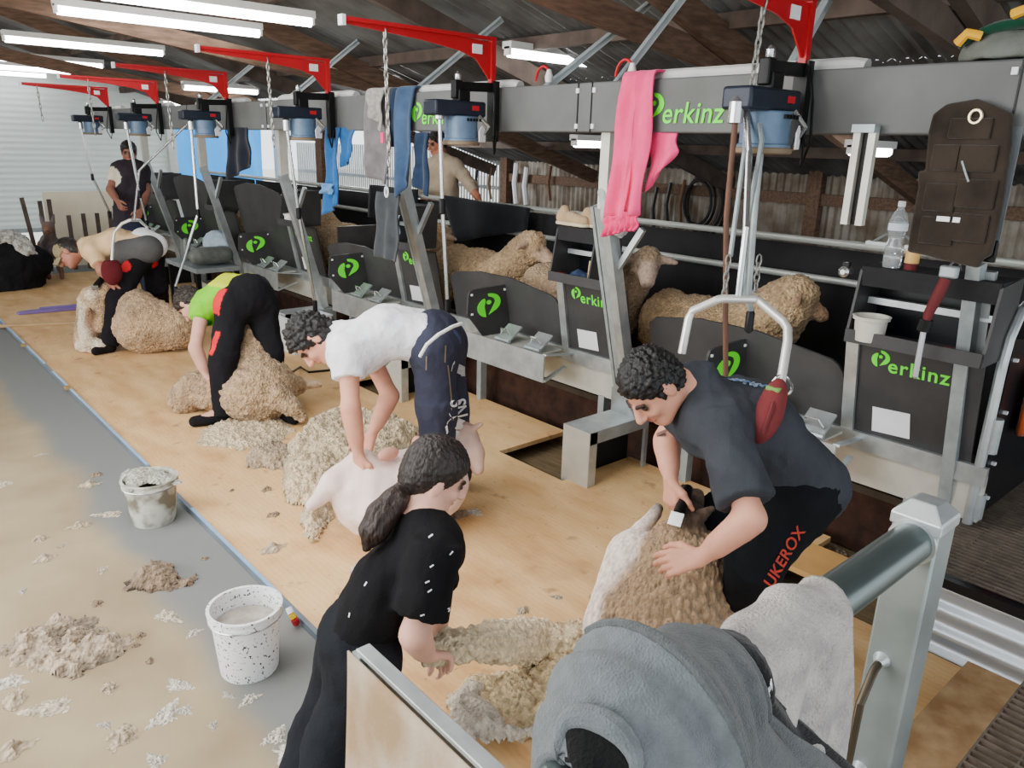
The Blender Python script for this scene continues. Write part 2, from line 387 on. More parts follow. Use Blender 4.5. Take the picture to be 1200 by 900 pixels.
# metal joint plates along the edge
plank = M('grey_slats', (.50, .43, .32), .85, 0, .4, 9., .2, 40, stretch=(8, .6, 1))
mb = MB()
for i in range(14): mb.box((3.02 + i * .115, 6.8, -.13), (.105, 12.2, .03))
struct('floor_2', mb, plank, smooth=0)
struct('floor_3', MB().box((5.7, 6.5, .27), (3.7, 13.5, .04)), M('pen_floor', (.30, .26, .21), .9, 0, .4, 6), smooth=0)
struct('trim_2', MB().box((3.9, 6.6, .08), (.03, 12.2, .36)), M('rusty_skirt', (.25, .15, .10), .85, 0, .6, 12, .2, 60), smooth=0)
dirt = M('chipboard_floor', (.74, .62, .46), .9, 0, .3, 9., .1, 60, col2=(.60, .46, .31))
struct('floor_4', MB().box((2.3, .36, -.005), (1.72, .75, .03)), dirt, smooth=0)
# raised grating walkway on corrugated cladding (right) and the photographer's landing
corr = M('new_corrugated', (.80, .84, .88), .35, .55, .12, 3, spec=.5)
def corrugated(y0, y1, z0, z1, x, amp=.012, per=.076):
    """sheet in the plane X = x with ribs running along Y"""
    mb = MB(); n = max(8, int((z1 - z0) / per * 8))
    mb.grid(lambda u, v: (x + amp * math.sin(2 * PI * (z0 + (z1 - z0) * v) / per), y0 + (y1 - y0) * u, z0 + (z1 - z0) * v), 2, n); return mb
struct('trim_3', corrugated(-.6, 1.0, -.02, .30, 3.16, .012, .1), corr)
struct('trim_4', MB().box((3.15, .2, .315), (.05, 1.6, .04)), blk_gloss, smooth=0)
def grating(x0, x1, y0, y1, z):
    mb = MB(); n = int((x1 - x0) / .034)
    for i in range(n + 1): mb.box((x0 + (x1 - x0) * i / n, (y0 + y1) / 2, z), (.005, y1 - y0, .03))
    m = int((y1 - y0) / .10)
    for i in range(m + 1): mb.box(((x0 + x1) / 2, y0 + (y1 - y0) * i / m, z + .004), (x1 - x0, .006, .012))
    return mb
grate_m = M('rusty_grating', (.46, .42, .38), .6, .3, .35, 20)
struct('floor_5', grating(3.16, 4.7, -.3, 1.12, .32), grate_m, smooth=0)
struct('floor_6', MB().box((3.95, .4, .10), (1.5, 1.4, .02)), M('under_dark', (.20, .17, .14), .95), smooth=0)
struct('floor_7', grating(1.0, 3.12, -.5, .46, .30), grate_m, smooth=0)
# rear wall of old corrugated iron, its rails, posts
old_iron = M('old_corrugated', (.60, .58, .54), .6, .35, .35, 4., col2=(.42, .36, .30))
mb = MB(); n = 440
mb.grid(lambda u, v: (7.5 + .011 * math.sin(2 * PI * (u * 11.2) / .085), -2.5 + 11.2 * u, -.2 + 2.15 * v), n * 2, 2)
struct('wall_right', mb, old_iron)
mb = MB()
for z in (.75, 1.52): mb.box((7.44, 3.1, z), (.06, 11.2, .11))
struct('trim_5', mb, timber, smooth=0)
mb = MB()
for y in (-1, 1.45, 3.9, 6.3, 8.6): mb.box((7.42, y, .85), (.10, .14, 2.1))
struct('trim_6', mb, timber, smooth=0)
# far end wall: grey roller door half up, then an opening to the yard
ril = M('roller_door_paint', (.86, .90, .89), .5, 0, .05, 2)
mb = MB(); n = 60
mb.grid(lambda u, v: (-1.2 + 6.05 * u, 15 + .005 * math.sin(2 * PI * v * 26), .42 + 2.45 * v), 2, n * 4)
d1 = struct('door_1', mb, ril)
struct('trim_7', MB().box((1.8, 14.98, .40), (6.05, .06, .07)), galv_dull, smooth=0)
struct('trim_8', MB().box((4.92, 14.95, 1.4), (.14, .14, 3.2)).box((6.95, 14.95, 1.1), (.12, .14, 2.8)), M('pale_frame', (.78, .80, .78), .5, .2, .15, 5), smooth=0)
struct('wall_far', MB().box((3, 15.05, 4.0), (13, .1, 2.3)).box((-3.6, 15.05, 1.3), (4.8, .1, 3.2)), M('dark_gable', (.40, .37, .33), .9, 0, .3, 4), smooth=0)
# the roof: iron on purlins and rafters, falling towards the pens
roof_m = M('roof_iron', (.50, .51, .51), .7, .1, .35, 1.6, col2=(.30, .29, .28))
RZ = lambda x: 1.75 + .3 * (7.5 - x) if x > -.5 else 4.15 - .3 * (-.5 - x)
mb = MB(); n = 18 * 26
mb.grid(lambda u, v: ((-.5 + 5.5 * v), -2.8 + 18 * u, RZ(-.5 + 5.5 * v) + .012 * math.sin(2 * PI * u * 18 / .09)), n * 2, 3)
mb.grid(lambda u, v: ((5.0 + 2.8 * v), -2.8 + 12.0 * u, RZ(5.0 + 2.8 * v) + .012 * math.sin(2 * PI * u * 12 / .09)), n, 3)
struct('ceiling', mb, roof_m)
mb = MB(); mb.grid(lambda u, v: (-.5 - 6 * v, -2.8 + 18 * u, RZ(-.5 - 6 * v) + .012 * math.sin(2 * PI * u * 18 / .09)), n, 2)
struct('ceiling_1', mb, roof_m)
ti = 9
for x in (6.6, 5.4, 4.2, 3.0, 1.8, .6):
    z = RZ(x) - .06
    struct('trim_%d' % ti, MB().box((x, 6.2 if x < 5 else 3.2, z), (.07, 17.8 if x < 5 else 11.9, .09)), timber_d, smooth=0); ti += 1
for k, y in enumerate((-.4, 1.5, 2.9, 4.9, 6.9, 8.9, 10.9, 12.9)):
    xe = 7.45 if y < 9 else 5.0; a = np.array((xe, y, RZ(xe) - .17)); b = np.array((-.5, y, RZ(-.5) - .17))
    mb = MB().bar(a, b, .07, .15)
    if k in (1, 2, 4, 6): mb.bar((7.4, y + .08, 2.03 if 0 else 2.78), (-.5, y + .08, 2.78), .07, .16) if 0 else mb.bar((5.6, y + .08, 2.30), (-.5, y + .08, 3.1), .06, .13)
    struct('trim_%d' % ti, mb, timber_d if k % 2 else timber, smooth=0); ti += 1
# round timber post in the lean-to
struct('trim_%d' % ti, MB().box((5.0, 4.35, 1.2), (.15, .15, 2.4)), timber, smooth=0); ti += 1
struct('trim_%d' % ti, MB().box((5.0, 9.4, 1.2), (.16, .16, 2.4)), timber, smooth=0); ti += 1
# outdoors
struct('ground', MB().box((6, 26, -.22), (60, 60, .1)), M('bright_yard', (.92, .90, .84), .9, 0, .15, .6), smooth=0)
mb = MB()
for i in range(95): mb.bar((7.55, 8.75 + i * .07, -.1), (7.55, 8.75 + i * .07, 1.9), .02, .02)
mb.box((7.55, 12, .55), (.05, 6.6, .05)).box((7.55, 12, 1.35), (.05, 6.6, .05))
g = thing('yard_gate', (7.55, 12, -.2), 'pale barred yard gate letting in daylight behind the far pens', 'gate')
mb.build('bars', M('gate_bars', (.62, .64, .64), .6, .3, .2), g, smooth=0)
tarp = M('blue_tarpaulin', (.20, .62, .93), .5, 0, .2, 2., emit=.55)  # glow added to the cloth for daylight shining through it
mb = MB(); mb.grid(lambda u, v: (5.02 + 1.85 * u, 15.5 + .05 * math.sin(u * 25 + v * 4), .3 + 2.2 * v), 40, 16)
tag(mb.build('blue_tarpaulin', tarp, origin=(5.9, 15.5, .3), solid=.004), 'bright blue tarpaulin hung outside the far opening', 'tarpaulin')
# sky and lamps
w = bpy.data.worlds.new('world'); SC.world = w; w.use_nodes = True
bg = w.node_tree.nodes['Background']; bg.inputs['Color'].default_value = (.90, .95, 1, 1); bg.inputs['Strength'].default_value = 1.9
def area(name, loc, look, sx, sy, power, col=(1, 1, 1)):
    l = bpy.data.lights.new(name, 'AREA'); l.shape = 'RECTANGLE'; l.size = sx; l.size_y = sy; l.energy = power; l.color = col
    o = bpy.data.objects.new(name, l); COL.objects.link(o); o.location = loc
    o.rotation_euler = (Vector(look) - Vector(loc)).to_track_quat('-Z', 'Y').to_euler(); return o
area('daylight_from_open_side', (-4.5, 5, 2.6), (2.5, 5, .3), 9, 3, 620, (1, .98, .95))
area('skylight', (1.2, 3.5, 3.3), (2.2, 3.5, 0), 3, 7, 300, (1, .98, .95))  # added fill lamp below the closed roof, no opening above it
area('near_skylight', (.4, .9, 3.4), (1.2, 1.5, 0), 2.5, 2.5, 28, (1, .98, .95))  # added fill lamp brightening the woman and the foreground
area('lean_to_daylight', (5.6, 9.0, 1.75), (6.8, 3.5, 1.3), 1.2, .5, 38)  # added fill lamp inside the lean-to, brightens its iron wall
# fluorescent tubes
tube_m = M('lit_tube', (1, 1, 1), .5, emit=13., var=0)
def light(x0, x1, y, z, label, g):
    t = thing('fluorescent_light', ((x0 + x1) / 2, y, z), label, 'light', g)
    MB().box(((x0 + x1) / 2, y, z + .05), (x1 - x0, .10, .05)).build('housing', white_plastic, t, smooth=0)
    MB().tube([(x0 + .02, y, z), (x1 - .02, y, z)], .034, 12).build('tube', tube_m, t)
    for xx in (x0 + .01, x1 - .01): MB().box((xx, y, z + .01), (.02, .06, .06)).build('lamp_holder', white_plastic, t, smooth=0)
LA = ['at the top edge, nearest of the row over the board', 'second of the row over the board', 'third of the row over the board', 'fourth of the row over the board', 'fifth of the row over the board', 'farthest of the row over the board']
for y, x0, x1, q in ((5.8, 1.55, 3.04, 0), (6.75, 1.5, 3.05, 1), (9.2, 1.57, 3.05, 2), (11.65, 1.6, 3.08, 3), (13.2, 1.6, 3.05, 4), (14.5, 1.6, 3.0, 5)):
    light(x0, x1, y, 2.8, 'lit white fluorescent batten ' + LA[q], 'lights over the board')
light(3.95, 5.10, 4.6, 2.6 - .0, 'lit fluorescent batten above the beam between red arm and pink hoodie', 'lights over the pens')
light(3.92, 4.86, 7.2, 2.58, 'lit fluorescent batten left of the grey hoodie, above the beam', 'lights over the pens')
light(3.7, 4.7, 10.6, 2.55, 'small far lit fluorescent batten behind the second red arm', 'lights over the pens')
light(4.3, 5.4, 13.3, 2.45, 'smallest lit batten above the beam, beyond the far motors', 'lights over the pens')
p = on(1000, 177, 1, 2.6); light(p[0], p[0] + .6, 2.62, p[2], 'lit batten seen under the beam beside the black chaps', 'lights under the beam')
p = on(672, 168, 1, 5.0); light(p[0], p[0] + .5, 5.0, p[2], 'lit batten seen under the beam beside the pink hoodie', 'lights under the beam')
SC.view_settings.view_transform = 'AgX'; SC.view_settings.look = 'None'; SC.view_settings.exposure = .42
# ================================================================ THE SHEARING PLANT: overhead beam, stands, bails, pens
YB = [.95 + 2 * k for k in range(6)]; YM = [1.76, 3.74, 5.72, 7.72, 9.75, 11.75]
WHO = ['over the man in charcoal', 'over the man in the white shirt', 'over the shearer in the green vest', 'over the shearer in the tan shirt', 'at the fifth stand along the board', 'at the last stand, nearest the roller door']
# beam: one long boxed beam with cover sheets
bt = thing('overhead_beam', (3.2, 6.4, 2.16), 'long dusty black overhead beam carrying the shearing motors and green lettering', 'beam')
MB().box((3.24, 6.15, 2.155), (.16, 13.1, .25)).build('beam_body', beam_m, bt, bevel=.008)
for k, (y0, y1) in enumerate(((1.55, 2.72), (3.62, 4.72), (5.5, 6.8), (7.5, 8.8), (9.6, 10.9), (11.5, 12.7))):
    MB().tube([(3.22, y0, 2.285), (3.22, y0 + .06, 2.295), (3.22, y1 - .06, 2.295), (3.22, y1, 2.285)], .032, 10).build('cable_cover', M('pale_cover', (.78, .79, .78), .5), bt)
for k, y in enumerate((.98, 2.98, 3.08, 4.98, 6.98, 8.98, 10.98)):
    MB().box((3.157, y, 2.155), (.004, .006, .25)).build('joint', dark_metal, bt, smooth=0)
for y in (2.96, 3.08, 4.93, 5.05, 1.0, 6.95, 7.07):
    for z in (2.06, 2.24): MB().box((3.155, y, z), (.012, .02, .024)).build('bolt', white_m, bt, smooth=0)
Um = vec(0, -1, 0); Vm = vec(0, 0, 1)
for y, s in ((2.62, .135), (4.66, .135)):
    mb = MB(); leafP(mb, (3.156, y, 2.085), Um, Vm, s * .92); mb.build('beam_logo', green, bt, smooth=0)
    text_mesh('erkinz', s, (3.155, y - .115, 2.075), Um * 1.0, Vm, green, 'beam_lettering', bt, .0015, .12, 'LEFT', 1.05, .001)
# struts from the beam up to the roof
for i, (y, dx, dy, lab) in enumerate(((3.5, .55, -.42, 'above the middle of the beam'), (2.95, .35, -.30, 'above the pink hoodie'), (4.9, .6, -.3, 'behind the second red arm'), (6.9, .6, -.3, 'behind the third red arm'), (8.9, .6, -.3, 'behind the fourth red arm'), (1.95, .35, -.1, 'beside the nearest red arm'))):
    a = (3.28, y, 2.27); b = (3.28 + dx, y + dy, RZ(3.28 + dx) - .02)
    mb = MB().bar(a, b, .045, .008).bar(np.array(a) + (.02, 0, 0), np.array(b) + (.02, 0, 0), .008, .045)
    tag(mb.build('angle_strut', galv_dull, origin=a, smooth=0), 'dull grey angle iron strut running to the roof ' + lab, 'strut', 'struts above the beam')
# red swing arms, motors, down tubes
motor_blue = M('motor_blue', (.36, .46, .57), .4, .1, .25, 12); motor_dk = M('motor_housing', (.13, .16, .22), .4, .2, .3, 10)
def arm(k, y):
    t = thing('swing_arm', (3.1, y, 2.4), 'red steel swing arm ' + WHO[k], 'swing arm', 'red arms above the beam')
    mb = MB(); mb.prism([(2.12, 2.545), (2.12, 2.515), (2.60, 2.485), (2.86, 2.455), (2.98, 2.42), (3.075, 2.32), (3.10, 2.32), (3.105, 2.52), (2.6, 2.54)], .008, (0, y, 0)); mb.build('arm_plate', red_m, t, smooth=0, origin=None)
    MB().box((2.62, y, 2.538), (1.0, .034, .02)).build('top_flange', red_m, t, smooth=0)
    MB().box((3.1, y, 2.41), (.03, .034, .24)).build('pivot_tube', red_m, t, smooth=0)
    MB().box((2.985, y - .006, 2.475), (.07, .004, .05)).build('maker_plate', white_m, t, smooth=0)
    MB().box((2.12, y, 2.53), (.02, .045, .05)).build('end_cap', white_m, t, smooth=0)
def motor(k, y):
    t = thing('shearing_motor', (2.86, y, 2.1), 'blue and black electric shearing motor ' + WHO[k], 'motor', 'shearing motors under the red arms')
    MB().box((2.83, y, 2.145), (.36, .13, .085)).build('gear_housing', motor_dk, t, bevel=.012)
    MB().lathe([(.02, 1.955), (.098, 1.955), (.104, 1.962), (.104, 1.98), (.096, 1.985), (.096, 2.10), (.1, 2.105)], (2.875, y, 0), 24).build('motor_body', motor_blue, t)
    MB().lathe([(.105, 1.945), (.112, 1.95), (.112, 1.965), (.105, 1.97)], (2.875, y, 0), 24).build('base_ring', M('dusty_ring', (.48, .42, .34), .7), t)
    MB().box((2.875, y, 2.215), (.08, .07, .07)).box((2.84, y, 2.25), (.05, .05, .10)).build('hanger', dark_metal, t, bevel=.006)
    MB().lathe([(.012, 2.29), (.018, 2.30), (.018, 2.33), (.006, 2.345)], (2.85, y, 0), 12).build('hanger_bolt', steel, t)
    MB().bar((2.84, y, 2.265), (3.12, y, 2.275), .035, .05).build('support_bar', dark_metal, t, smooth=0)
    MB().box((3.115, y, 2.14), (.045, .06, .34)).build('mounting_bracket', dark_metal, t, smooth=0)
    MB().box((2.93, y - .067, 2.15), (.05, .004, .026)).build('red_badge', red_m, t, smooth=0)
    MB().tube([(2.95, y - .07, 2.11), (3.0, y - .10, 2.05), (2.96, y - .09, 2.0), (2.93, y - .1, 1.97)], .012, 8).build('pull_switch', steel, t)
    MB().prism([(-.03, 0), (.03, 0), (.034, .06), (0, .09), (-.034, .06)], .006, (2.95, y - .103, 1.965), (.95, .3, 0), (0, 0, 1)).build('cooling_vent', white_m, t, smooth=0)
    MB().tube([(3.1, y - .03, 2.3), (3.05, y - .09, 2.15), (3.02, y - .12, 2.0), (3.08, y - .06, 1.9), (3.12, y - .03, 2.03)], .006, 6).build('power_cord', dark_metal, t)
    for q in range(5): MB().box((2.85 + q * .022, y - .098, 2.085), (.012, .006, .016)).build('fin', dark_metal, t, smooth=0) if k < 2 else None
for k in range(6): arm(k, YM[k]); motor(k, YM[k])
def dtube(pts, r, label, name='drive_tube', mat=steel, joints=True, hand=True):
    t = thing(name, pts[0], label, 'drive tube', 'hanging drive tubes')
    MB().lathe([(.012, -.05), (.03, -.045), (.03, .03), (.012, .05)], pts[0], 12).build('top_joint', steel, t)
    MB().tube(pts, r, 10).build('tube', mat, t)
    if joints:
        for p in pts[1:-1]: MB().lathe([(.006, -.05), (.02, -.04), (.02, .04), (.006, .05)], p, 10).build('elbow_joint', dark_metal, t)
    p = np.array(pts[-1]); MB().lathe([(.008, -.10), (.019, -.09), (.019, -.01), (.012, 0)], p, 10).build('lower_joint', dark_metal, t)
y = YM[1]; dtube([(2.72, y, 2.13), (2.74, y, 1.6), (2.78, y, 1.0), (2.80, y, .62)], .012, 'long shiny drive tube hanging in front of the white shirted shearer')
y = YM[2]; dtube([(2.74, y, 2.06), (2.80, y, 1.4), (2.90, y, .70)], .013, 'drive tube hanging between the green vest shearer and white shirted shearer')
y = YM[3]; dtube([(2.74, y, 2.06), (2.73, y, 1.24), (2.44, y - .02, .56)], .014, 'bent drive tube hanging behind the tan shirted shearer')
y = YM[4]; dtube([(2.74, y, 2.06), (2.80, y, 1.3), (2.84, y, 1.0)], .015, 'drive tube hanging from the fifth motor in front of the vest')
y = YM[5]; dtube([(2.74, y, 2.06), (2.80, y, 1.4), (2.95, y, .95)], .015, 'drive tube hanging from the last motor by the roller door')
# brown and steel tubes and the chain of the nearest stand
y = YM[0]
dtube([(2.66, y, 2.10), (2.67, y, 1.7), (2.71, y - .02, 1.3), (2.75, y - .03, 1.02)], .011, 'thin rusty brown drive tube beside the nearest motor', mat=M('rusty_tube', (.42, .30, .24), .6, .3, .3), joints=False)
dtube([(2.86, y, 2.02), (2.87, y, 1.7), (2.9, y, 1.35), (2.93, y, 1.30)], .013, 'dull grey drive tube of the nearest stand', mat=galv_dull, joints=False)
def chain(name, a, b, label, pitch=.03, r=.0035, parent=None):
    a = np.array(a, float); b = np.array(b, float); n = max(2, int(np.linalg.norm(b - a) / pitch)); mb = MB(); d = (b - a) / n; u = nrm(d)
    s = nrm(np.cross(u, (0, 1, 0.1))); w = np.cross(u, s)
    for i in range(n):
        c = a + d * (i + .5); q = s if i % 2 else w; h = np.linalg.norm(d) * .72
        mb.tube([c + u * h * math.cos(t) + q * .010 * math.sin(t) for t in [2 * PI * z / 8 for z in range(8)]], r, 5, True)
    if parent is not None: return mb.build(name, chain_m, parent)
    return tag(mb.build(name, chain_m, origin=tuple(a)), label, 'chain', 'hanging chains')
chain('hanging_chain', (2.77, y, 2.50), (2.74, y, 2.12), 'grey chain hanging from the nearest red arm', .034, .0045)
for k, (x0, z1) in ((1, (2.37, 1.83)), (2, (2.62, 1.9)), (3, (2.55, 1.85)), (4, (2.4, 1.95)), (5, (2.3, 2.1))):
    chain('hanging_chain', (x0, YM[k], 2.51), (x0 + .01, YM[k], z1), 'pale chain hanging from the red arm ' + WHO[k], .04 if k < 3 else .06, .005)
# back-support slings
alu = M('white_alloy', (.86, .86, .84), .3, .5, .08, 10)
def sling(pts, rod, pad, padR, label, r=.016):
    t = thing('shearing_sling', rod[0], label, 'sling', 'back support slings')
    MB().tube(pts, r, 12).build('bent_frame', alu, t)
    MB().tube(rod, r * .75, 10).build('spring_rod', steel, t)
    return t
d = 2.80
P_ = lambda x, yy, dd=d: D(x, yy, dd)
top = P_(865, 349)
sl = sling([P_(799, 414, 2.95), P_(807, 373, 2.92), P_(812, 364, 2.91), P_(842, 351), P_(848, 350), P_(884, 351), P_(890, 353), P_(918, 377, 2.7), P_(923, 385, 2.68), P_(923, 400, 2.66), P_(915, 448, 2.62)], [(2.72, y, 2.12), (2.70, y - .05, 1.95), top + (0, 0, .25), top], None, None, 'white bent sling frame hanging above the back of the man in charcoal')
for x0 in (848, 884): chain('suspension_chain', P_(x0 + 6, 300), P_(x0, 350), None, .03, .003, sl)
MB().tube([P_(888, 130, 3.0), P_(893, 165, 2.95), P_(876, 260, 2.85), P_(871, 349)], .010, 8).build('side_rod', galv_dull, sl)
MB().tube([P_(876, 130, 3.0), P_(872, 180, 2.95), P_(856, 300, 2.82)], .009, 8).build('side_rod', galv_dull, sl)
mb = MB()
c0 = P_(916, 452, 2.62)
mb.tube([c0 + CR @ np.array([.035 * math.cos(t), .035 * math.sin(t), .01 * math.sin(2 * t)]) for t in [2 * PI * i / 14 for i in range(14)]], .005, 6, True)
mb.build('clip_ring', steel, sl)
d4 = 7.0
s4 = sling([D(131, 312, d4), D(132, 286, d4), D(134, 272, d4), D(143, 262, d4), D(152, 258, d4), D(163, 258, d4 + .2), D(172, 266, d4 + .3), D(174, 290, d4 + .3)], [(2.72, YM[3] + .05, 2.06), D(163, 200, d4 + .1), D(157, 258, d4)], None, None, 'white sling arch over the back of the tan shirted shearer', .014)
# ---------------------------------------------------------------- leaning posts
def lean(z): return 3.25 + (1.62 - z) * .278 if z < 1.62 else 3.25
def post(k, yb, label):
    t = thing('leaning_post', (3.6, yb, .36), label, 'post', 'leaning galvanised posts')
    for dy, w, h, dx in ((-.045, .055, .075, 0), (.03, .04, .05, .02), (.075, .022, .06, .03)):
        mb = MB(); mb.bar((3.60 + dx, yb + dy, .36), (3.25 + dx, yb + dy, 1.64), h, w, (0, 1, 0)); mb.build('channel', galv if dy < 0 else galv_dull, t, smooth=0)
    MB().box((3.26, yb - .03, 1.84), (.08, .06, .42)).box((3.28, yb + .02, 1.84), (.05, .03, .42)).build('upright', galv_pale, t, smooth=0)
    MB().prism([(-.1, 0), (.1, 0), (.06, .2), (0, .24)], .012, (3.57, yb + .0, .34), (0, 1, 0), (-.27, 0, .96)).build('foot_plate', galv, t, smooth=0)
    MB().bar((3.36, yb - .06, 1.30), (3.38, yb - .20, 1.53), .032, .032).bar((3.35, yb - .02, 1.28), (3.36, yb - .06, 1.30), .035, .035).build('latch_arm', galv, t, smooth=0)
PL = ['', 'leaning galvanised channel post in front of the sheep that faces out', 'leaning galvanised post behind the white shirted shearer', 'leaning galvanised post left of the pail and blue towel', 'leaning galvanised post behind the bent drive tube', 'leaning galvanised post beside the man in the vest']
for k in range(1, 6): post(k, YB[k], PL[k])
t = thing('end_post', (3.72, 1.1, .36), 'straight grey steel post at the near end of the bails beside the black gate', 'post')
MB().bar((3.74, 1.10, .34), (3.58, 1.13, 1.53), .075, .055, (0, 1, 0)).build('post_box', galv_dull, t, smooth=0)
MB().bar((3.79, 1.07, .34), (3.63, 1.09, 1.5), .03, .05, (0, 1, 0)).build('side_flange', galv, t, smooth=0)
# ---------------------------------------------------------------- bails
LN = .19                                           # lean of the sheets: x moves by LN per metre of height
PX = lambda z: 3.72 - LN * (z - .58)
Vp = nrm((-LN, 0, 1))
NEAR = ['of the nearest bail', 'of the second bail, behind the white shirt', 'of the third bail, behind the green vest', 'of the fourth bail', 'of the fifth bail', 'of the farthest bail']
def bail(k, yb):
    far = k >= 3
    # galvanised base strip (one long rail per bail)
    mb = MB().box((3.715, yb + 1.0, .475), (.03, 1.99, .22)).bar((3.70, yb, .59), (3.70, yb + 1.99, .59), .07, .02)
    t = thing('base_rail', (3.71, yb + 1, .36), 'pale galvanised base rail ' + NEAR[k], 'rail', 'galvanised base rails')
    MB().box((3.715, yb + 1.0, .475), (.03, 1.99, .22)).build('face_sheet', galv_pale, t, smooth=0)
    MB().bar((3.69, yb, .59), (3.69, yb + 1.99, .59), .025, .09).build('top_lip', galv, t, smooth=0)
    # right-hand sheet with lettering and paper
    z1 = 1.13
    t = thing('bail_panel', (PX(.6), yb + .35, .6), 'black lettered sheet with a white paper notice ' + NEAR[k], 'panel', 'lettered bail sheets')
    o = np.array((PX(.6), yb + .62, .6)); U = (0, -1, 0)
    mb = MB(); mb.prism([(0, 0), (.54, 0), (.54, .53), (0, .53)], .012, o, U, Vp); mb.build('sheet', blk, t, smooth=0)
    n = np.cross(U, Vp); n = n if n[0] < 0 else -n
    if k < 4:
        mb = MB(); leafP(mb, o + n * .008 + vec(0, -.06, 0) + Vp * .40, vec(U), Vp, .085); mb.build('panel_logo', green, t, smooth=0)
        text_mesh('erkinz', .098, o + n * .008 + vec(0, -.138, 0) + Vp * .388, U, Vp, green, 'panel_lettering', t, .001, 0, 'LEFT', 1.12, .0012)
        mb = MB(); mb.prism([(.09, .06), (.27, .07), (.26, .20), (.085, .19)], .003, o + n * .009, U, Vp); mb.build('paper_notice', white_m, t, smooth=0)
    MB().bar((PX(.58), yb + .65, .58), (PX(1.14), yb + .65, 1.14), .05, .06, (0, 1, 0)).build('edge_channel', galv, t, smooth=0)
    # tool tray on top of it
    t = thing('tool_tray', (3.62, yb + .36, 1.13), 'black open tool tray above the lettered sheet ' + NEAR[k], 'tray', 'tool trays on the bails')
    ya, yz = (yb + .06 if k == 0 else yb + .30), yb + .64; yc_, yw = (ya + yz) / 2, yz - ya
    MB().box((3.63, yc_, 1.125), (.30, yw, .012)).build('tray_floor', blk, t, smooth=0)
    MB().box((3.485, yb + .35, 1.15), (.012, .58, .06)).build('front_lip', blk, t, smooth=0)
    MB().box((3.77, yc_, 1.29), (.012, yw, .34)).build('back_sheet', blk_gloss, t, smooth=0)
    for yy in (ya, yz): MB().prism([(3.49, 1.12), (3.78, 1.12), (3.80, 1.47), (3.55, 1.45)], .012, (0, yy, 0)).build('side_sheet', blk, t, smooth=0)
    MB().bar((3.66, ya + .01, 1.30), (3.66, yb + .63, 1.30), .035, .03).build('inner_rail', galv, t, smooth=0)
    MB().box((3.67, yc_, 1.455), (.24, yw, .02)).box((3.555, yc_, 1.42), (.012, yw, .085)).build('top_shelf', rubber, t, smooth=0)
    # low curved sheet (catching door)
    zt = 1.05 if k < 3 else 1.5
    t = thing('low_panel', (PX(.6), yb + 1.25, .6), 'plain dark grey low sheet ' + NEAR[k] if k < 3 else 'tall dark grey swing sheet ' + NEAR[k], 'panel', 'plain bail sheets')
    h = (zt - .6); pts = [(0, 0), (1.22, 0)]
    w = 1.22; r = .10
    pts += [(w, h - .06 - r)] + [(w - r + r * math.cos(a), h - .06 - r + r * math.sin(a)) for a in (.4, .8, 1.2, PI / 2)] + [(w * .6, h + .0), (w * .3, h + .0), (.05, h - .05), (0, h - .09)]
    mb = MB(); mb.prism(pts, .014, (PX(.6), yb + 1.91, .6), (0, -1, 0), Vp); mb.build('sheet', blk, t, smooth=0)
    # logo plate standing out over the chute box
    t = thing('logo_plate', (3.5, yb + 1.25, .6), 'black plate with a green leaf mark ' + NEAR[k], 'plate', 'green marked plates')
    pl = [(3.29, .80), (3.30, .94), (3.315, .965), (3.34, .975), (3.665, .985), (3.69, .62), (3.50, .585), (3.46, .60)]
    mb = MB(); mb.prism(pl, .014, (0, yb + 1.25, 0)); mb.build('plate', blk, t, smooth=0)
    mb = MB(); leafP(mb, (3.385, yb + 1.238, .755), vec(1.3, 0, .10), vec(-.1, 0, 1), .165, .004); mb.build('plate_logo', green, t, smooth=0)
    for x, z in ((3.325, .94), (3.63, .95), (3.65, .65), (3.50, .62), (3.33, .80)): MB().box((x, yb + 1.24, z), (.014, .012, .014)).build('bolt', white_m, t, smooth=0)
    # galvanised sill box with two foot pedals
    t = thing('sill_box', (3.4, yb + 1.0, .45), 'galvanised sill box with folded end ' + NEAR[k], 'sill box', 'galvanised sill boxes')
    MB().box((3.40, yb + .98, .545), (.01, .84, .19)).build('front_sheet', galv, t, smooth=0)
    MB().bar((3.40, yb + .56, .64), (3.69, yb + .58, .60), .03, .012).bar((3.40, yb + .56, .46), (3.62, yb + .58, .52), .03, .012).build('end_bracket', galv, t, smooth=0)
    MB().box((3.53, yb + 1.02, .62), (.24, .74, .012)).build('top_sheet', galv_pale, t, smooth=0)
    for dy in (.72, 1.03):
        f = MB().box((3.50, yb + dy, .685), (.15, .14, .012), [[.72, 0, .69], [0, 1, 0], [-.69, 0, .72]] if 0 else [[.80, 0, -.6], [0, 1, 0], [.6, 0, .80]]).build('foot_pedal', galv, t, smooth=0)
        MB().tube([(3.44, yb + dy - .075, .645), (3.44, yb + dy + .075, .645)], .014, 8).build('hinge', galv_dull, f)
        MB().tube([(3.47, yb + dy - .05, .68), (3.45, yb + dy - .03, .72), (3.45, yb + dy + .03, .72), (3.47, yb + dy + .05, .68)], .007, 6).build('toe_loop', steel, f)
    # dark sheet standing in for the shade in the chute below the rail
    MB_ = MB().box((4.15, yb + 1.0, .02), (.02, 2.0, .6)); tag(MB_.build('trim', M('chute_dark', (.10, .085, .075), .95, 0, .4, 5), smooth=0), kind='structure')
    for yy in (yb + .3, yb + 1.6): tag(MB().box((3.72, yy, .12), (.06, .05, .5)).build('trim', galv_dull, smooth=0), kind='structure')
for k in range(6): bail(k, YB[k])
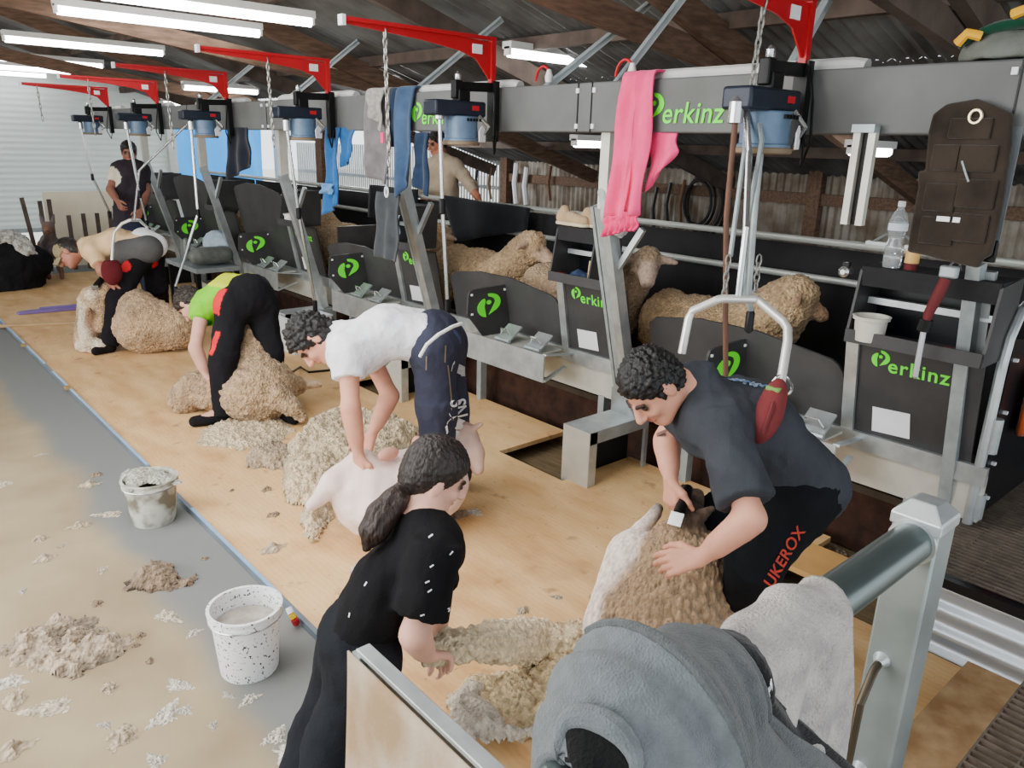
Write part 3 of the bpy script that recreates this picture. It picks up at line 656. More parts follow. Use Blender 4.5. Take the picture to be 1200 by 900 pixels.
# bench boxes at the foot of the leaning posts
BN = ['', 'galvanised step box open underneath, beside the man in charcoal', 'galvanised step box behind the arms of the white shirted shearer', 'galvanised step box beside the green vest shearer', 'galvanised step box behind the tan shirted shearer', 'farthest galvanised step box along the board']
for k in range(1, 6):
    y = YB[k] + .0
    t = thing('step_box', (3.43, y, -.1), BN[k], 'step box', 'galvanised step boxes')
    MB().box((3.42, y, .345), (.54, .22, .012)).build('top_sheet', galv, t, smooth=0)
    MB().box((3.155, y, .12), (.012, .22, .46)).build('front_sheet', galv_pale, t, smooth=0)
    MB().box((3.185, y - .105, .12), (.06, .012, .46)).box((3.42, y - .105, .31), (.54, .012, .075)).build('side_frame', galv, t, smooth=0)
    MB().box((3.68, y - .1, .10), (.03, .02, .46)).build('rear_leg', galv, t, smooth=0)
    MB().box((3.5, y + .1, .1), (.5, .012, .44)).build('rear_sheet', M('box_dark', (.10, .10, .10), .8), t, smooth=0)
# pens: black rubber back curtain on two pipes, cross panels
for k in range(6):
    y = YB[k]
    t = thing('pen_curtain', (4.7, y + 1, .3), 'black rubber curtain at the back of the pen ' + NEAR[k].split(',')[0], 'curtain', 'black pen curtains')
    mb = MB(); mb.grid(lambda u, v: (4.72 + .015 * math.sin(u * 9 + k) + .02 * math.sin(v * 3), y + 2 * u, .32 + 1.07 * v), 24, 8); mb.build('rubber_sheet', rubber, t, solid=.008)
for z, lab in ((1.43, 'upper pale pipe rail along the back of the pens'), (1.20, 'lower pale pipe rail along the back of the pens')):
    tag(MB().tube([(4.66, .2, z), (4.66, 3.6, z), (4.66, 8.5, z), (4.66, 12.9, z)], .022, 10).build('pipe_rail', M('pale_pipe', (.78, .80, .78), .4, .4, .1, 6), origin=(4.66, 1, z)), lab, 'rail', 'pen pipe rails')
mb = MB(); mb.tube([(4.66, 1.85, 1.44), (4.64, 1.85, 1.50), (4.62, 1.80, 1.47)], .008, 6); 
tag(MB().box((4.66, 1.93, 1.455), (.05, .30, .02)).tube([(4.66, 1.80, 1.46), (4.66, 1.86, 1.51), (4.66, 1.98, 1.51), (4.66, 2.05, 1.46)], .008, 6).build('gate_latch', galv, origin=(4.66, 1.93, 1.45)), 'small galvanised gate latch on the upper pipe rail', 'latch')
for k in (3, 4, 5):
    y = YB[k] - .1
    tag(MB().box((4.2, y, .75), (.9, .02, .8)).build('pen_divider', blk, origin=(4.2, y, .35), smooth=0), 'dark divider sheet between pens ' + ['', 'behind the nearest leaning post', 'behind the second leaning post', 'behind the third leaning post', 'behind the fourth leaning post', 'behind the fifth leaning post'][k], 'panel', 'pen dividers')
# black gate at the near right
t = thing('black_gate', (4.0, 1.0, .33), 'glossy black sheet gate with white bolts beside the end post', 'gate')
mb = MB(); mb.prism([(3.80, .33), (5.2, .33), (5.2, 1.12), (4.05, 1.16), (3.82, 1.2)], .015, (0, 1.0, 0)); mb.build('gate_sheet', blk_gloss, t, smooth=0)
MB().tube([(3.70, .99, .35), (3.70, .99, 1.1), (3.72, .99, 1.22), (3.80, .99, 1.33), (3.9, .99, 1.36)], .022, 10).build('gate_frame', galv, t)
for x, z in ((3.86, 1.1), (3.88, .85), (3.88, .6), (3.9, .42), (4.4, 1.05)): MB().box((x, .985, z), (.018, .02, .014)).build('bolt', white_m, t, smooth=0)
MB().tube([(3.72, .97, .7), (3.72, .97, .86)], .03, 10).build('hinge', galv, t); MB().tube([(3.72, .97, .38), (3.72, .97, .5)], .03, 10).build('hinge', galv, t)
# ================================================================ PEOPLE
skin_m = MV('skin', .55, .15, 60, .12, 14, spec=.35, sss=.05)
cloth_m = MV('cloth', .9, .35, 160, .2, 9, spec=.12)
hair_m = MV('hair', .45, .9, 70, .45, 40, stretch=(1, 1, .25), spec=.4)
SK = (.84, .60, .50); LIPS = (.70, .40, .36); EYE = (.10, .07, .06)
def cw(*v): return nrm(CR @ np.array(v, float))            # a direction given as seen from the camera: right, up, away
def hand_prims(B, wr, d, pn, thumb, s=1., curl=.5, c=0, spread=1.):
    """wr wrist, d towards the knuckles, pn palm normal (the side the fingers close to), thumb = side the thumb leaves"""
    d = nrm(d); pn = nrm(np.array(pn, float) - d * np.dot(pn, d)); t = nrm(np.array(thumb, float) - d * np.dot(thumb, d) - pn * np.dot(thumb, pn))
    K = .0115 * s
    for i, (off, L) in enumerate(((.030, .080), (.010, .088), (-.010, .082), (-.029, .064))):
        base = wr + d * (.088 - .006 * abs(i - 1)) * s + t * off * s
        B.cone(wr + d * .012 * s + t * off * .45 * s, base, .0155 * s, .0125 * s, c, .012)
        q = base; dd = nrm(d + t * off * 3 * spread); a = 0
        for j, f in enumerate((.44, .32, .24)):
            a += curl * (.55, 1.0, .7)[j] * (1 + .12 * i); v = dd * math.cos(a) + pn * math.sin(a); q2 = q + v * L * f * s
            B.cone(q, q2, (.0105, .0095, .0085)[j] * s, (.0095, .0085, .0072)[j] * s, c, .004); q = q2
    b0 = wr + d * .025 * s + t * .020 * s; b1 = b0 + (d * .62 + t * .62 + pn * .3) * .045 * s; b2 = b1 + nrm(d * .85 + t * .25 + pn * .4) * .034 * s; b3 = b2 + nrm(d * .8 + pn * .6) * .027 * s
    B.chain([b0, b1, b2, b3], [.017 * s, .013 * s, .0105 * s, .0085 * s], c, .008)
def head_prims(B, hd, F, s=1., neck=None, beard=None):
    r, f, u = F[:, 0], F[:, 1], F[:, 2]; P = lambda a, b, c: hd + (r * a + f * b + u * c) * s
    B.ell(P(0, -.012, .028), (.076 * s, .097 * s, .088 * s), F)
    B.ell(P(0, .028, -.035), (.060 * s, .068 * s, .085 * s), F)
    B.ell(P(0, .068, -.098), (.028 * s, .024 * s, .022 * s), F, k=.03)
    for q in (-1, 1):
        B.cone(P(q * .05, .0, -.065), P(q * .022, .062, -.098), .020 * s, .016 * s, k=.03)
        B.ell(P(q * .034, .074, -.028), (.02 * s, .016 * s, .018 * s), F, k=.02)
        B.ell(P(q * .077, -.006, -.008), (.010 * s, .021 * s, .033 * s), F, k=.008)
        B.ell(P(q * .033, .083, .004), (.013 * s, .009 * s, .0075 * s), F, 2, k=.004)
        B.cone(P(q * .018, .094, .021), P(q * .048, .080, .023), .007 * s, .005 * s, 3, k=.008)
    B.cone(P(0, .092, .012), P(0, .116, -.028), .010 * s, .015 * s, k=.01)
    B.ell(P(0, .106, -.033), (.020 * s, .012 * s, .010 * s), F, k=.008)
    B.ell(P(0, .091, -.062), (.023 * s, .011 * s, .0085 * s), F, 1, k=.005)
    if beard:
        B.ell(P(0, .066, -.096), (.034 * s, .030 * s, .026 * s), F, 3, k=.02); B.ell(P(0, .093, -.048), (.026 * s, .009 * s, .006 * s), F, 3, k=.004)
    if neck is not None: B.cone(P(0, -.022, -.055), neck, .056 * s, .062 * s, k=.04)
def torso(B, J, s, grow=0., c=0, wd=1.):
    lat = nrm(J['shR'] - J['shL']); nk, pe = J['nk'], J['pel']; mid = J.get('mid', (nk + pe) / 2)
    sh = (J['shL'] + J['shR']) / 2
    ch = sh * .75 + mid * .25
    for q in (-1, 1):
        B.cone(sh + lat * q * .085 * s * wd, mid + lat * q * .062 * s * wd, (.092 * wd + grow) * s, (.088 * wd + grow) * s, c, .06)
        B.cone(mid + lat * q * .062 * s * wd, pe + lat * q * .068 * s * wd, (.088 * wd + grow) * s, (.10 * wd + grow) * s, c, .06)
        B.cone(sh + lat * q * .06 * s, (J['shR'] if q > 0 else J['shL']) - lat * q * .02 * s, (.075 + grow) * s, (.062 + grow) * s, c, .05)
    B.cone(nk, ch, (.068 + grow * .6) * s, (.10 + grow) * s, c, .05)
nrm_rot = frame((.6, .5, .62))
def human(name, label, J, F, s=1., res=.009, sk=SK, hands=None, shirt=None, trousers=None, shoes=None, hair=None, extra=None, hres=.0045, beard=False, head_s=1., group=None, wd=1.):
    J = {k: np.array(v, float) for k, v in J.items()}
    cols = {0: sk, 1: LIPS if beard is not None else sk, 2: EYE, 3: (.09, .07, .06)}
    B = Body(); torso(B, J, s, wd=wd)
    for q in 'LR':
        B.chain([J['sh' + q], J['el' + q], J['wr' + q]], [.050 * s, .041 * s, .026 * s], 0, .03)
        B.cone(J['el' + q] * .75 + J['wr' + q] * .25, J['el' + q] * .35 + J['wr' + q] * .65, .041 * s, .033 * s, 0, .03)
        if 'hip' + q in J:
            B.chain([J['hip' + q], J['kn' + q], J['an' + q]], [.088 * s, .056 * s, .037 * s], 0, .04)
            if 'to' + q in J: B.cone(J['an' + q], J['to' + q], .038 * s, .028 * s, 0, .03)
    B.cone(J['nk'], J['nk'] * .4 + J['hd'] * .6, .060 * s, .055 * s, 0, .04)
    P, Fc = B.mesh(res, .025); parts = [(P, Fc, B.colours(P, cols))]
    H = Body(); head_prims(H, J['hd'], F, s * head_s, J['nk'], beard); P, Fc = H.mesh(hres, .018); parts.append((P, Fc, H.colours(P, cols, .004)))
    for q in 'LR':
        if hands and q in hands:
            h = hands[q]; A = Body(); A.cone(J['wr' + q] - nrm(J['wr' + q] - J['el' + q]) * .07 * s, J['wr' + q], .030 * s, .026 * s, 0, .02)
            hand_prims(A, J['wr' + q], h[0], h[1], h[2], s * 1.02, h[3]); P, Fc = A.mesh(.0042, .008); parts.append((P, Fc, A.colours(P, cols)))
    P, Fc, Cc = join(parts)
    root = np_mesh(name, P, Fc, skin_m, Cc, origin=(J['pel'][0], J['pel'][1], J.get('ground', np.array([0, 0, 0.]))[2])); tag(root, label, 'person', group)
    if shirt:
        S = Body(); torso(S, J, s, shirt.get('grow', .022), 0, wd)
        for q in 'LR':
            L = shirt.get('sleeve' + q, shirt.get('sleeve', .6))
            e = J['sh' + q] + (J['el' + q] - J['sh' + q]) * min(L, 1.0)
            if L > 0: S.flat(J['sh' + q], e, (.072 + shirt.get('loose', 0) * .3) * s, (.066 + shirt.get('loose', 0)) * s, 0, .022)
            if L > 1: S.cone(J['el' + q], J['el' + q] + (J['wr' + q] - J['el' + q]) * (L - 1), .056 * s, .045 * s, 0, .03)
        if shirt.get('hem'): S.cut(*shirt['hem'])
        P, Fc = S.mesh(res, .03)
        # trim sleeve ends flat, drop what would lie above the collar
        n = vnormals(P, Fc); w = ((fbm(P * 9, 3) - .45) * .026 - .020 * np.abs(fbm(P @ nrm_rot * vec(15, 5, 15), 31) - .44) + .004) * shirt.get('fold', 1) + (fbm(P * vec(26, 26, 7), 5) - .45) * .010; P = P + n * w[:, None]
        np_mesh('shirt', P, Fc, cloth_m, paint(P, shirt, J), root)
    if trousers and 'hipL' in J:
        T = Body(); T.cone(J['hipL'], J['hipR'], .115 * s * wd, .115 * s * wd, 0, .05); T.cone(J['pel'], (J['hipL'] + J['hipR']) / 2, .125 * s * wd, .12 * s * wd, 0, .05)
        lt = nrm(J['shR'] - J['shL'])
        for q, h in ((-1, 'hipL'), (1, 'hipR')): T.cone(J['pel'] + lt * q * .068 * s * wd, J[h], (.114 * wd + .006) * s, .110 * s * wd, 0, .05)
        tw = J.get('waist');
        if tw is not None: T.cone(J['pel'], tw, .125 * s, .118 * s, 0, .05)
        lo = trousers.get('loose', 0)
        for q in 'LR': T.cone(J['hip' + q], J['kn' + q], .108 * s * wd, (.078 + lo) * s * wd, 0, .04); T.flat(J['kn' + q], J['an' + q] + (0, 0, -.02), (.078 + lo) * s * wd, (.062 + lo) * s * wd, 0, .03)
        P, Fc = T.mesh(res, .03); n = vnormals(P, Fc); P = P + n * ((fbm(P * 8, 11) - .45) * .026 - .022 * np.abs(fbm(P @ nrm_rot * vec(13, 5, 13), 37) - .44) + .004 + (fbm(P * vec(24, 24, 9), 15) - .45) * .010)[:, None]
        np_mesh('trousers', P, Fc, cloth_m, paint(P, trousers, J), root)
    if shoes:
        for q in 'LR':
            if 'to' + q in J:
                K = Body(); K.chain([J['an' + q] + (0, 0, .0), J['an' + q] + (0, 0, -.04), J['to' + q]], [.05 * s, .048 * s, .038 * s]); K.cut((0, 0, J['to' + q][2] - .036), (0, 0, -1))
                P, Fc = K.mesh(.009, .03); np_mesh('shoe', P, Fc, cloth_m, np.tile((*lin(shoes), .3), (len(P), 1)), root)
    if hair: hair_mesh(J['hd'], F, s * head_s, root, **hair)
    return root
def paint(P, spec, J):
    c = np.tile((*lin(spec['col']), .8), (len(P), 1)).astype(float)
    for fn, col in spec.get('patches', ()): c[fn(P), :3] = lin(col)
    return c
def hair_mesh(hd, F, s, root, col=(.09, .08, .08), front=.050, low=-.03, amp=.012, freq=55, puff=.010, name='hair', tail=None):
    r, f, u = F[:, 0], F[:, 1], F[:, 2]; P = lambda a, b, c: hd + (r * a + f * b + u * c) * s
    B = Body(); g = puff
    B.ell(P(0, -.014, .034), ((.076 + g) * s, (.098 + g) * s, (.088 + g) * s), F); B.ell(P(0, -.045, -.015), ((.066 + g) * s, (.062 + g) * s, (.075 + g) * s), F)
    B.cut(P(0, front, .03), nrm(f * .80 - u * .55)); B.cut(P(0, 0, low - .055), nrm(-u + f * .15))
    V, Fc = B.mesh(.0055, .02)
    n = vnormals(V, Fc); w = worley(V * freq, 4); V = V + n * ((.55 - w) * amp + (fbm(V * 30, 8) - .45) * amp)[:, None]
    c = np.tile((*lin(col), 1.), (len(V), 1)); c[:, :3] *= (1.35 - .8 * w)[:, None]
    h = np_mesh(name, V, Fc, hair_m, c, root)
    if tail:
        B = Body(); B.chain(*tail); V, Fc = B.mesh(.006, .02); n = vnormals(V, Fc); ax = nrm(tail[0][-1] - tail[0][0])
        al = V @ ax; X = V - al[:, None] * ax; V = V + n * ((fbm(np.column_stack([X * 60, al * 9])[:, [0, 1, 3]], 5) - .45) * .022)[:, None]
        np_mesh('ponytail', V, Fc, hair_m, np.tile((*lin((.20, .15, .13)), 1.), (len(V), 1)), h)
    return h
def decal_text(txt, size, px, U, V, mat, name, parent, targets, lift=.004, shear=0, spacing=1., off=.05):
    """lettering laid onto a garment: each point of the flat lettering is dropped onto the cloth along the lettering's own normal"""
    from mathutils.bvhtree import BVHTree
    U = nrm(U); V = nrm(np.array(V) - U * np.dot(V, U)); W = np.cross(U, V)
    mb, _ = text_mesh(txt, size, px, U, V, mat, None, None, 0, shear, 'CENTER', spacing, size * .018)
    return drop(mb, W, mat, name, parent, targets, lift)
def drop(mb, W, mat, name, parent, targets, lift=.004):
    from mathutils.bvhtree import BVHTree
    trees = []
    for o in targets:
        me = o.data; L = Vector(wloc(o)); trees.append(BVHTree.FromPolygons([v.co + L for v in me.vertices], [tuple(p.vertices) for p in me.polygons]))
    out = []
    for v in mb.v:
        v = Vector(v); w = Vector(W); best = None
        for t in trees:
            hit = t.ray_cast(v + w * .35, -w, .8)
            if hit[0] is not None and (best is None or (hit[0] - v).dot(w) > (best - v).dot(w)): best = hit[0]
        if best is None:
            near = [t.find_nearest(v) for t in trees]; near = [q for q in near if q[0] is not None]; q = min(near, key=lambda q: q[3]); best = q[0] + q[1] * lift * .5
        p = best + w * lift; out.append(tuple(p))
    mb.v = out; return mb.build(name, mat, parent, smooth=0)
def quad_patch(o, U, V, w, h, n=10):
    mb = MB(); U = nrm(U); V = nrm(V); o = np.array(o); mb.grid(lambda a, b: o + U * (a - .5) * w + V * (b - .5) * h, n, n); return mb
# ---------------------------------------------------------------- the man in charcoal at the nearest stand
J1 = dict(hd=D(764, 452, 2.66), nk=D(818, 452, 2.74), shL=D(848, 508, 2.60), shR=D(803, 468, 2.94), elL=D(880, 608, 2.44), wrL=D(822, 653, 2.50), elR=D(781, 516, 2.99), wrR=D(786, 560, 2.90),
          pel=D(938, 560, 2.87), mid=D(880, 492, 2.80), hipL=D(930, 590, 2.78), hipR=D(915, 560, 3.0), knL=D(884, 664, 2.70), knR=D(842, 612, 2.98), anL=on(858, 742, 2, .09), anR=on(832, 690, 2, .09))
J1['toL'] = J1['anL'] + (-.13, .06, -.045); J1['toR'] = J1['anR'] + (-.13, .07, -.045)
up1 = cw(-.72, .42, -.42); F1 = frame(cw(-.50, -.85, -.12), up1)
man1 = human('person', 'man in charcoal t-shirt and black trousers bent over a half shorn sheep', J1, F1, 1.08, .0085, hands={'L': (cw(-.93, -.22, .25), cw(-.1, -.45, .85), cw(-.1, .9, .3), .55), 'R': (cw(.02, -.95, -.05), cw(.85, -.1, .35), cw(.2, -.1, -.9), .75)},
    shirt=dict(col=(.235, .25, .275), sleeve=.80, sleeveR=.35, loose=.016, fold=1.3, patches=()), trousers=dict(col=(.075, .085, .10), loose=.012), shoes=(.10, .09, .09), hair=dict(col=(.075, .07, .07), front=.058, amp=.016, freq=60), hres=.004, head_s=.98)
sh1 = [o for o in SC.objects if o.parent == man1 and o.name.startswith('shirt')]; tr1 = [o for o in SC.objects if o.parent == man1 and o.name.startswith('trousers')]
red_print = M('red_print', (.72, .20, .14), .7, 0, .35, 60)
decal_text('UKEROX', .055, D(912, 648, 2.70), cw(.62, .78, 0), cw(-.78, .62, -.1), red_print, 'trouser_print', man1, tr1, .005, 0, 1.05)
# worn blue and white print across the shoulders
mb = MB()
r9 = np.random.default_rng(5)
for i in range(46):
    x, y = 838 + 66 * (i % 23) / 23 + r9.normal() * 2, 420 + 20 * (i % 23) / 23 + (4 if i > 22 else 0) + r9.normal() * 2.5
    a = r9.random() * 3; q = quad_patch(D(x, y, 2.72), cw(math.cos(a), math.sin(a), 0), cw(-math.sin(a), math.cos(a), 0), .010 + .016 * r9.random(), .006 + .010 * r9.random(), 3); mb.add(q.v, q.f)
drop(mb, cw(-.05, .62, -.78), M('worn_print', (.62, .68, .72), .8, 0, .7, 60, col2=(.22, .40, .62)), 'back_print', man1, sh1, .004)
tattoo = quad_patch(D(778, 512, 2.85), cw(1, .1, .0), cw(0, .9, 0), .05, .012, 6); drop(tattoo, cw(0, 0, -1), M('tattoo_ink', (.45, .33, .30), .6), 'tattoo', man1, [man1], .002)
# ---------------------------------------------------------------- the man in the white shirt
J2 = dict(hd=D(367, 398, 3.9), nk=D(398, 396, 3.92), shL=D(408, 418, 3.76), shR=D(428, 404, 4.08), elL=D(411, 478, 3.72), wrL=D(420, 532, 3.77), elR=D(457, 464, 4.02), wrR=D(436, 508, 3.98),
          pel=D(508, 395, 4.0), mid=D(452, 388, 3.95), hipL=D(508, 410, 3.9), hipR=D(518, 402, 4.12), knL=D(512, 480, 3.95), knR=D(528, 478, 4.2), anL=on(516, 588, 2, .09), anR=on(536, 556, 2, .09))
J2['toL'] = J2['anL'] + (-.13, .08, -.045); J2['toR'] = J2['anR'] + (-.13, .08, -.045)
F2 = frame(cw(-.30, -.93, -.05), cw(-.90, .36, -.15))
man2 = human('person', 'man in white t-shirt and navy trousers bent double over a shorn pink sheep', J2, F2, 1.06, .0085, hands={'L': (cw(.05, -.95, .1), cw(.5, 0, .8), cw(.6, -.1, -.6), 1.1), 'R': (cw(-.4, -.85, .1), cw(-.3, 0, -.8), cw(-.8, 0, .3), .7)},
    shirt=dict(col=(.93, .94, .97), sleeve=.42, loose=.010, hem=(D(497, 388, 3.95), nrm(J2['pel'] - J2['mid']))), trousers=dict(col=(.21, .22, .28), loose=.016), shoes=(.12, .12, .13), hair=dict(col=(.10, .09, .09), front=.06, amp=.026, freq=42, puff=.016), hres=.0045)
sh2 = [o for o in SC.objects if o.parent == man2 and o.name.startswith('shirt')]; tr2 = [o for o in SC.objects if o.parent == man2 and o.name.startswith('trousers')]
B = Body(); pe, md = J2['pel'], J2['mid']; lat = nrm(J2['shR'] - J2['shL'])
for q in (-1, 1): B.cone(pe * .80 + md * .20 + lat * q * .068, pe + (pe - md) * .08 + lat * q * .07 + (0, 0, -.015), .112, .128, 0, .05)
P, Fc = B.mesh(.009, .03); P = P + vnormals(P, Fc) * ((fbm(P * 9, 2) - .45) * .02)[:, None]
np_mesh('navy_underlayer', P, Fc, cloth_m, np.tile((*lin((.26, .30, .42)), .7), (len(P), 1)), man2)
mb = MB(); mb.tube([D(492, 418, 3.72), D(500, 404, 3.70), D(514, 392, 3.70), D(530, 383, 3.74), D(541, 379, 3.82)], .009, 8); mb.build('white_waistband', white_plastic, man2)
decal_text('SNARS', .085, D(530, 497, 3.8), cw(.12, -1, 0), cw(1, .12, 0), white_m, 'trouser_lettering', man2, tr2, .005, 0, .9)
drop(quad_patch(D(541, 434, 3.8), cw(1, .05, 0), cw(0, 1, 0), .045, .05, 8), cw(0, 0, -1), M('grey_label', (.80, .82, .85), .7, 0, .5, 90), 'pocket_label', man2, tr2, .005)
for a, b in (((522, 405), (521, 425)), ((524, 428), (527, 470)), ((500, 418), (499, 434))):
    mb = MB(); mb.grid(lambda u, v: D(a[0] + (b[0] - a[0]) * u + v * 1.6, a[1] + (b[1] - a[1]) * u, 3.8), 10, 2); drop(mb, cw(0, 0, -1), M('brass_zip', (.50, .45, .38), .5, .3), 'zip', man2, tr2, .004)
# ---------------------------------------------------------------- the shearer in the green vest
J3 = dict(hd=D(222, 356, 5.82), nk=D(240, 352, 5.76), shL=D(236, 368, 5.52), shR=D(262, 346, 5.85), elL=D(229, 408, 5.44), wrL=D(242, 440, 5.48), elR=D(262, 390, 5.9), wrR=D(262, 425, 5.85),
          pel=D(292, 345, 5.52), mid=D(266, 343, 5.64), hipL=D(272, 358, 5.42), hipR=D(306, 356, 5.58), knL=D(262, 422, 5.36), knR=D(316, 416, 5.60), anL=on(262, 482, 2, .09), anR=on(330, 478, 2, .09))
J3['waist'] = J3['pel'] * .72 + J3['mid'] * .28
J3['toL'] = J3['anL'] + (-.19, .05, -.05); J3['toR'] = J3['anR'] + (.02, -.15, -.05)
F3 = frame(cw(-.35, -.85, .3), cw(-.85, .15, .45))
def vest_p(P):
    return None
man3 = human('person', 'bare-armed shearer in lime green vest and black trousers straddling a brown sheep', J3, F3, 1.03, .010, sk=(.82, .62, .54), hands={'L': (cw(.35, -.85, .3), cw(.6, 0, .5), cw(.3, -.2, -.9), .8), 'R': (cw(0, -.9, .3), cw(-.5, 0, .5), cw(-.5, 0, -.5), .8)},
    shirt=dict(col=(.47, .80, .10), sleeve=.12, grow=.020, hem=(J3['pel'] * .9 + J3['mid'] * .1, nrm(J3['pel'] - J3['mid'])), patches=((lambda P: ((P - J3['mid']) @ nrm((0, 0, 1)) > .075), (.80, .86, .12)), (lambda P: np.linalg.norm(P - J3['shL'] - (0, 0, -.05), axis=1) < .07, (.07, .50, .16)))),
    trousers=dict(col=(.105, .105, .12), loose=.014, patches=((lambda P: ((P - D(258, 352, 5.35)) @ cw(.35, 1, 0) < .09) & ((P - D(258, 352, 5.35)) @ cw(.35, 1, 0) > -.10) & ((P - D(256, 350, 5.35)) @ cw(1, -.25, 0) < .05), (.86, .16, .20)), (lambda P: (np.abs((P - D(251, 402, 5.3)) @ cw(.3, 1, 0)) < .085) & (np.abs((P - D(252, 402, 5.3)) @ cw(1, -.3, 0)) < .022), (.86, .16, .20)))),
    shoes=(.09, .09, .10), hair=dict(col=(.17, .13, .11), front=.062, amp=.014, puff=.014), hres=.006)
# ---------------------------------------------------------------- the shearer in the tan shirt and cap
J4 = dict(hd=D(80, 296, 7.28), nk=D(101, 288, 7.32), shL=D(110, 296, 7.16), shR=D(116, 290, 7.5), elL=D(119, 316, 7.08), wrL=D(129, 328, 7.12), elR=D(116, 312, 7.55), wrR=D(124, 328, 7.4),
          pel=D(168, 290, 7.34), mid=D(136, 284, 7.32), hipL=D(160, 304, 7.26), hipR=D(176, 300, 7.46), knL=D(137, 352, 7.2), knR=D(184, 336, 7.6), anL=on(128, 402, 2, .09), anR=on(190, 366, 2, .09))
J4['toL'] = J4['anL'] + (-.13, -.04, -.05); J4['toR'] = J4['anR'] + (-.05, -.12, -.05)
F4 = frame(cw(-.62, -.75, -.1), cw(-.78, .60, -.1))
man4 = human('person', 'shearer in tan shirt and olive cap hunched over a sheep, hung in a sling', J4, F4, 1.04, .011, sk=(.66, .44, .36), hands={'L': (cw(.2, -.9, .2), cw(.5, 0, .6), cw(.5, 0, -.6), .9), 'R': (cw(.1, -.9, .2), cw(-.5, 0, .5), cw(-.5, 0, -.5), .9)},
    shirt=dict(col=(.86, .73, .56), sleeve=.72), trousers=dict(col=(.095, .09, .105), loose=.014, patches=((lambda P: np.linalg.norm(P - D(146, 312, 7.12), axis=1) < .055, (.80, .14, .18)), (lambda P: np.linalg.norm(P - D(186, 312, 7.35), axis=1) < .06, (.80, .14, .18)))), shoes=(.10, .09, .09), hair=dict(col=(.13, .10, .09), front=.03, amp=.004), hres=.006, head_s=1.05)
B = Body(); r, f, u = F4.T; hd = J4['hd']
B.ell(hd + u * .04 - f * .005, (.094, .114, .098), F4); B.cut(hd + u * .012, nrm(-u - f * .15)); P, Fc = B.mesh(.007, .02); cap_c = np.tile((*lin((.55, .50, .38)), .6), (len(P), 1)); cap = np_mesh('cap', P, Fc, cloth_m, cap_c, man4)
mb = MB(); mb.grid(lambda a, b: hd + u * (.045 - .02 * b - .25 * (a - .5) ** 2) + f * (.07 + .105 * b * (1 - 1.2 * (a - .5) ** 2)) + r * (a - .5) * .15, 12, 6); mb.build('cap_peak', M('cap_olive', (.55, .50, .38), .9), cap, solid=.006)
B = Body(); B.cone(D(146, 296, 7.2), D(174, 292, 7.24), .12, .13); B.cone(D(150, 296, 7.45), D(172, 292, 7.48), .12, .13); P, Fc = B.mesh(.011, .06); np_mesh('grey_belt_wrap', P, Fc, cloth_m, np.tile((*lin((.33, .33, .33)), .7), (len(P), 1)), man4)
B = Body(); B.cone(D(168, 281, 7.3), D(181, 288, 7.34), .115, .12); P, Fc = B.mesh(.011, .04); np_mesh('white_undershirt', P, Fc, cloth_m, np.tile((*lin((.92, .92, .93)), .5), (len(P), 1)), man4)
# ---------------------------------------------------------------- far man in the dark vest, standing
g5 = np.array([2.78, 10.1, 0.])
o5 = lambda a, b, c: g5 + vec(a, b, c)
J5 = dict(hd=D(151, 178, 9.1), nk=D(152, 194, 9.12), shL=D(137, 199, 9.05), shR=D(168, 200, 9.2), elL=D(129, 222, 8.95), wrL=D(138, 236, 8.8), elR=D(172, 224, 9.2), wrR=D(166, 246, 9.0), pel=D(153, 262, 9.12), hipL=D(147, 270, 9.1), hipR=D(160, 270, 9.15))
for q, dx in (('L', -.08), ('R', .10)): J5['kn' + q] = vec(J5['hip' + q][0] + dx * .4, J5['hip' + q][1], .48); J5['an' + q] = vec(J5['hip' + q][0] + dx * .5, J5['hip' + q][1], .09); J5['to' + q] = J5['an' + q] + (-.10, -.10, -.05)
F5 = frame(cw(.3, -.5, -.8), (0, 0, 1))
man5 = human('person', 'man in dark vest over pale shirt standing near the roller door', J5, F5, 1.0, .013, sk=(.55, .36, .29), hands={'L': (cw(.4, -.6, -.3), cw(.5, 0, .5), cw(0, .8, 0), .6), 'R': (cw(-.3, -.8, -.3), cw(-.5, 0, .5), cw(0, .2, -.8), .6)},
    shirt=dict(col=(.20, .18, .20), sleeve=.62, patches=((lambda P: (np.linalg.norm(P - J5['shL'] - (0, 0, -.06), axis=1) < .12) | (np.linalg.norm(P - (J5['elL'] * .5 + J5['shL'] * .5), axis=1) < .11), (.86, .82, .74)),)), trousers=dict(col=(.17, .19, .26)), shoes=(.1, .1, .1), hair=dict(col=(.10, .08, .07), front=.06), hres=.008)
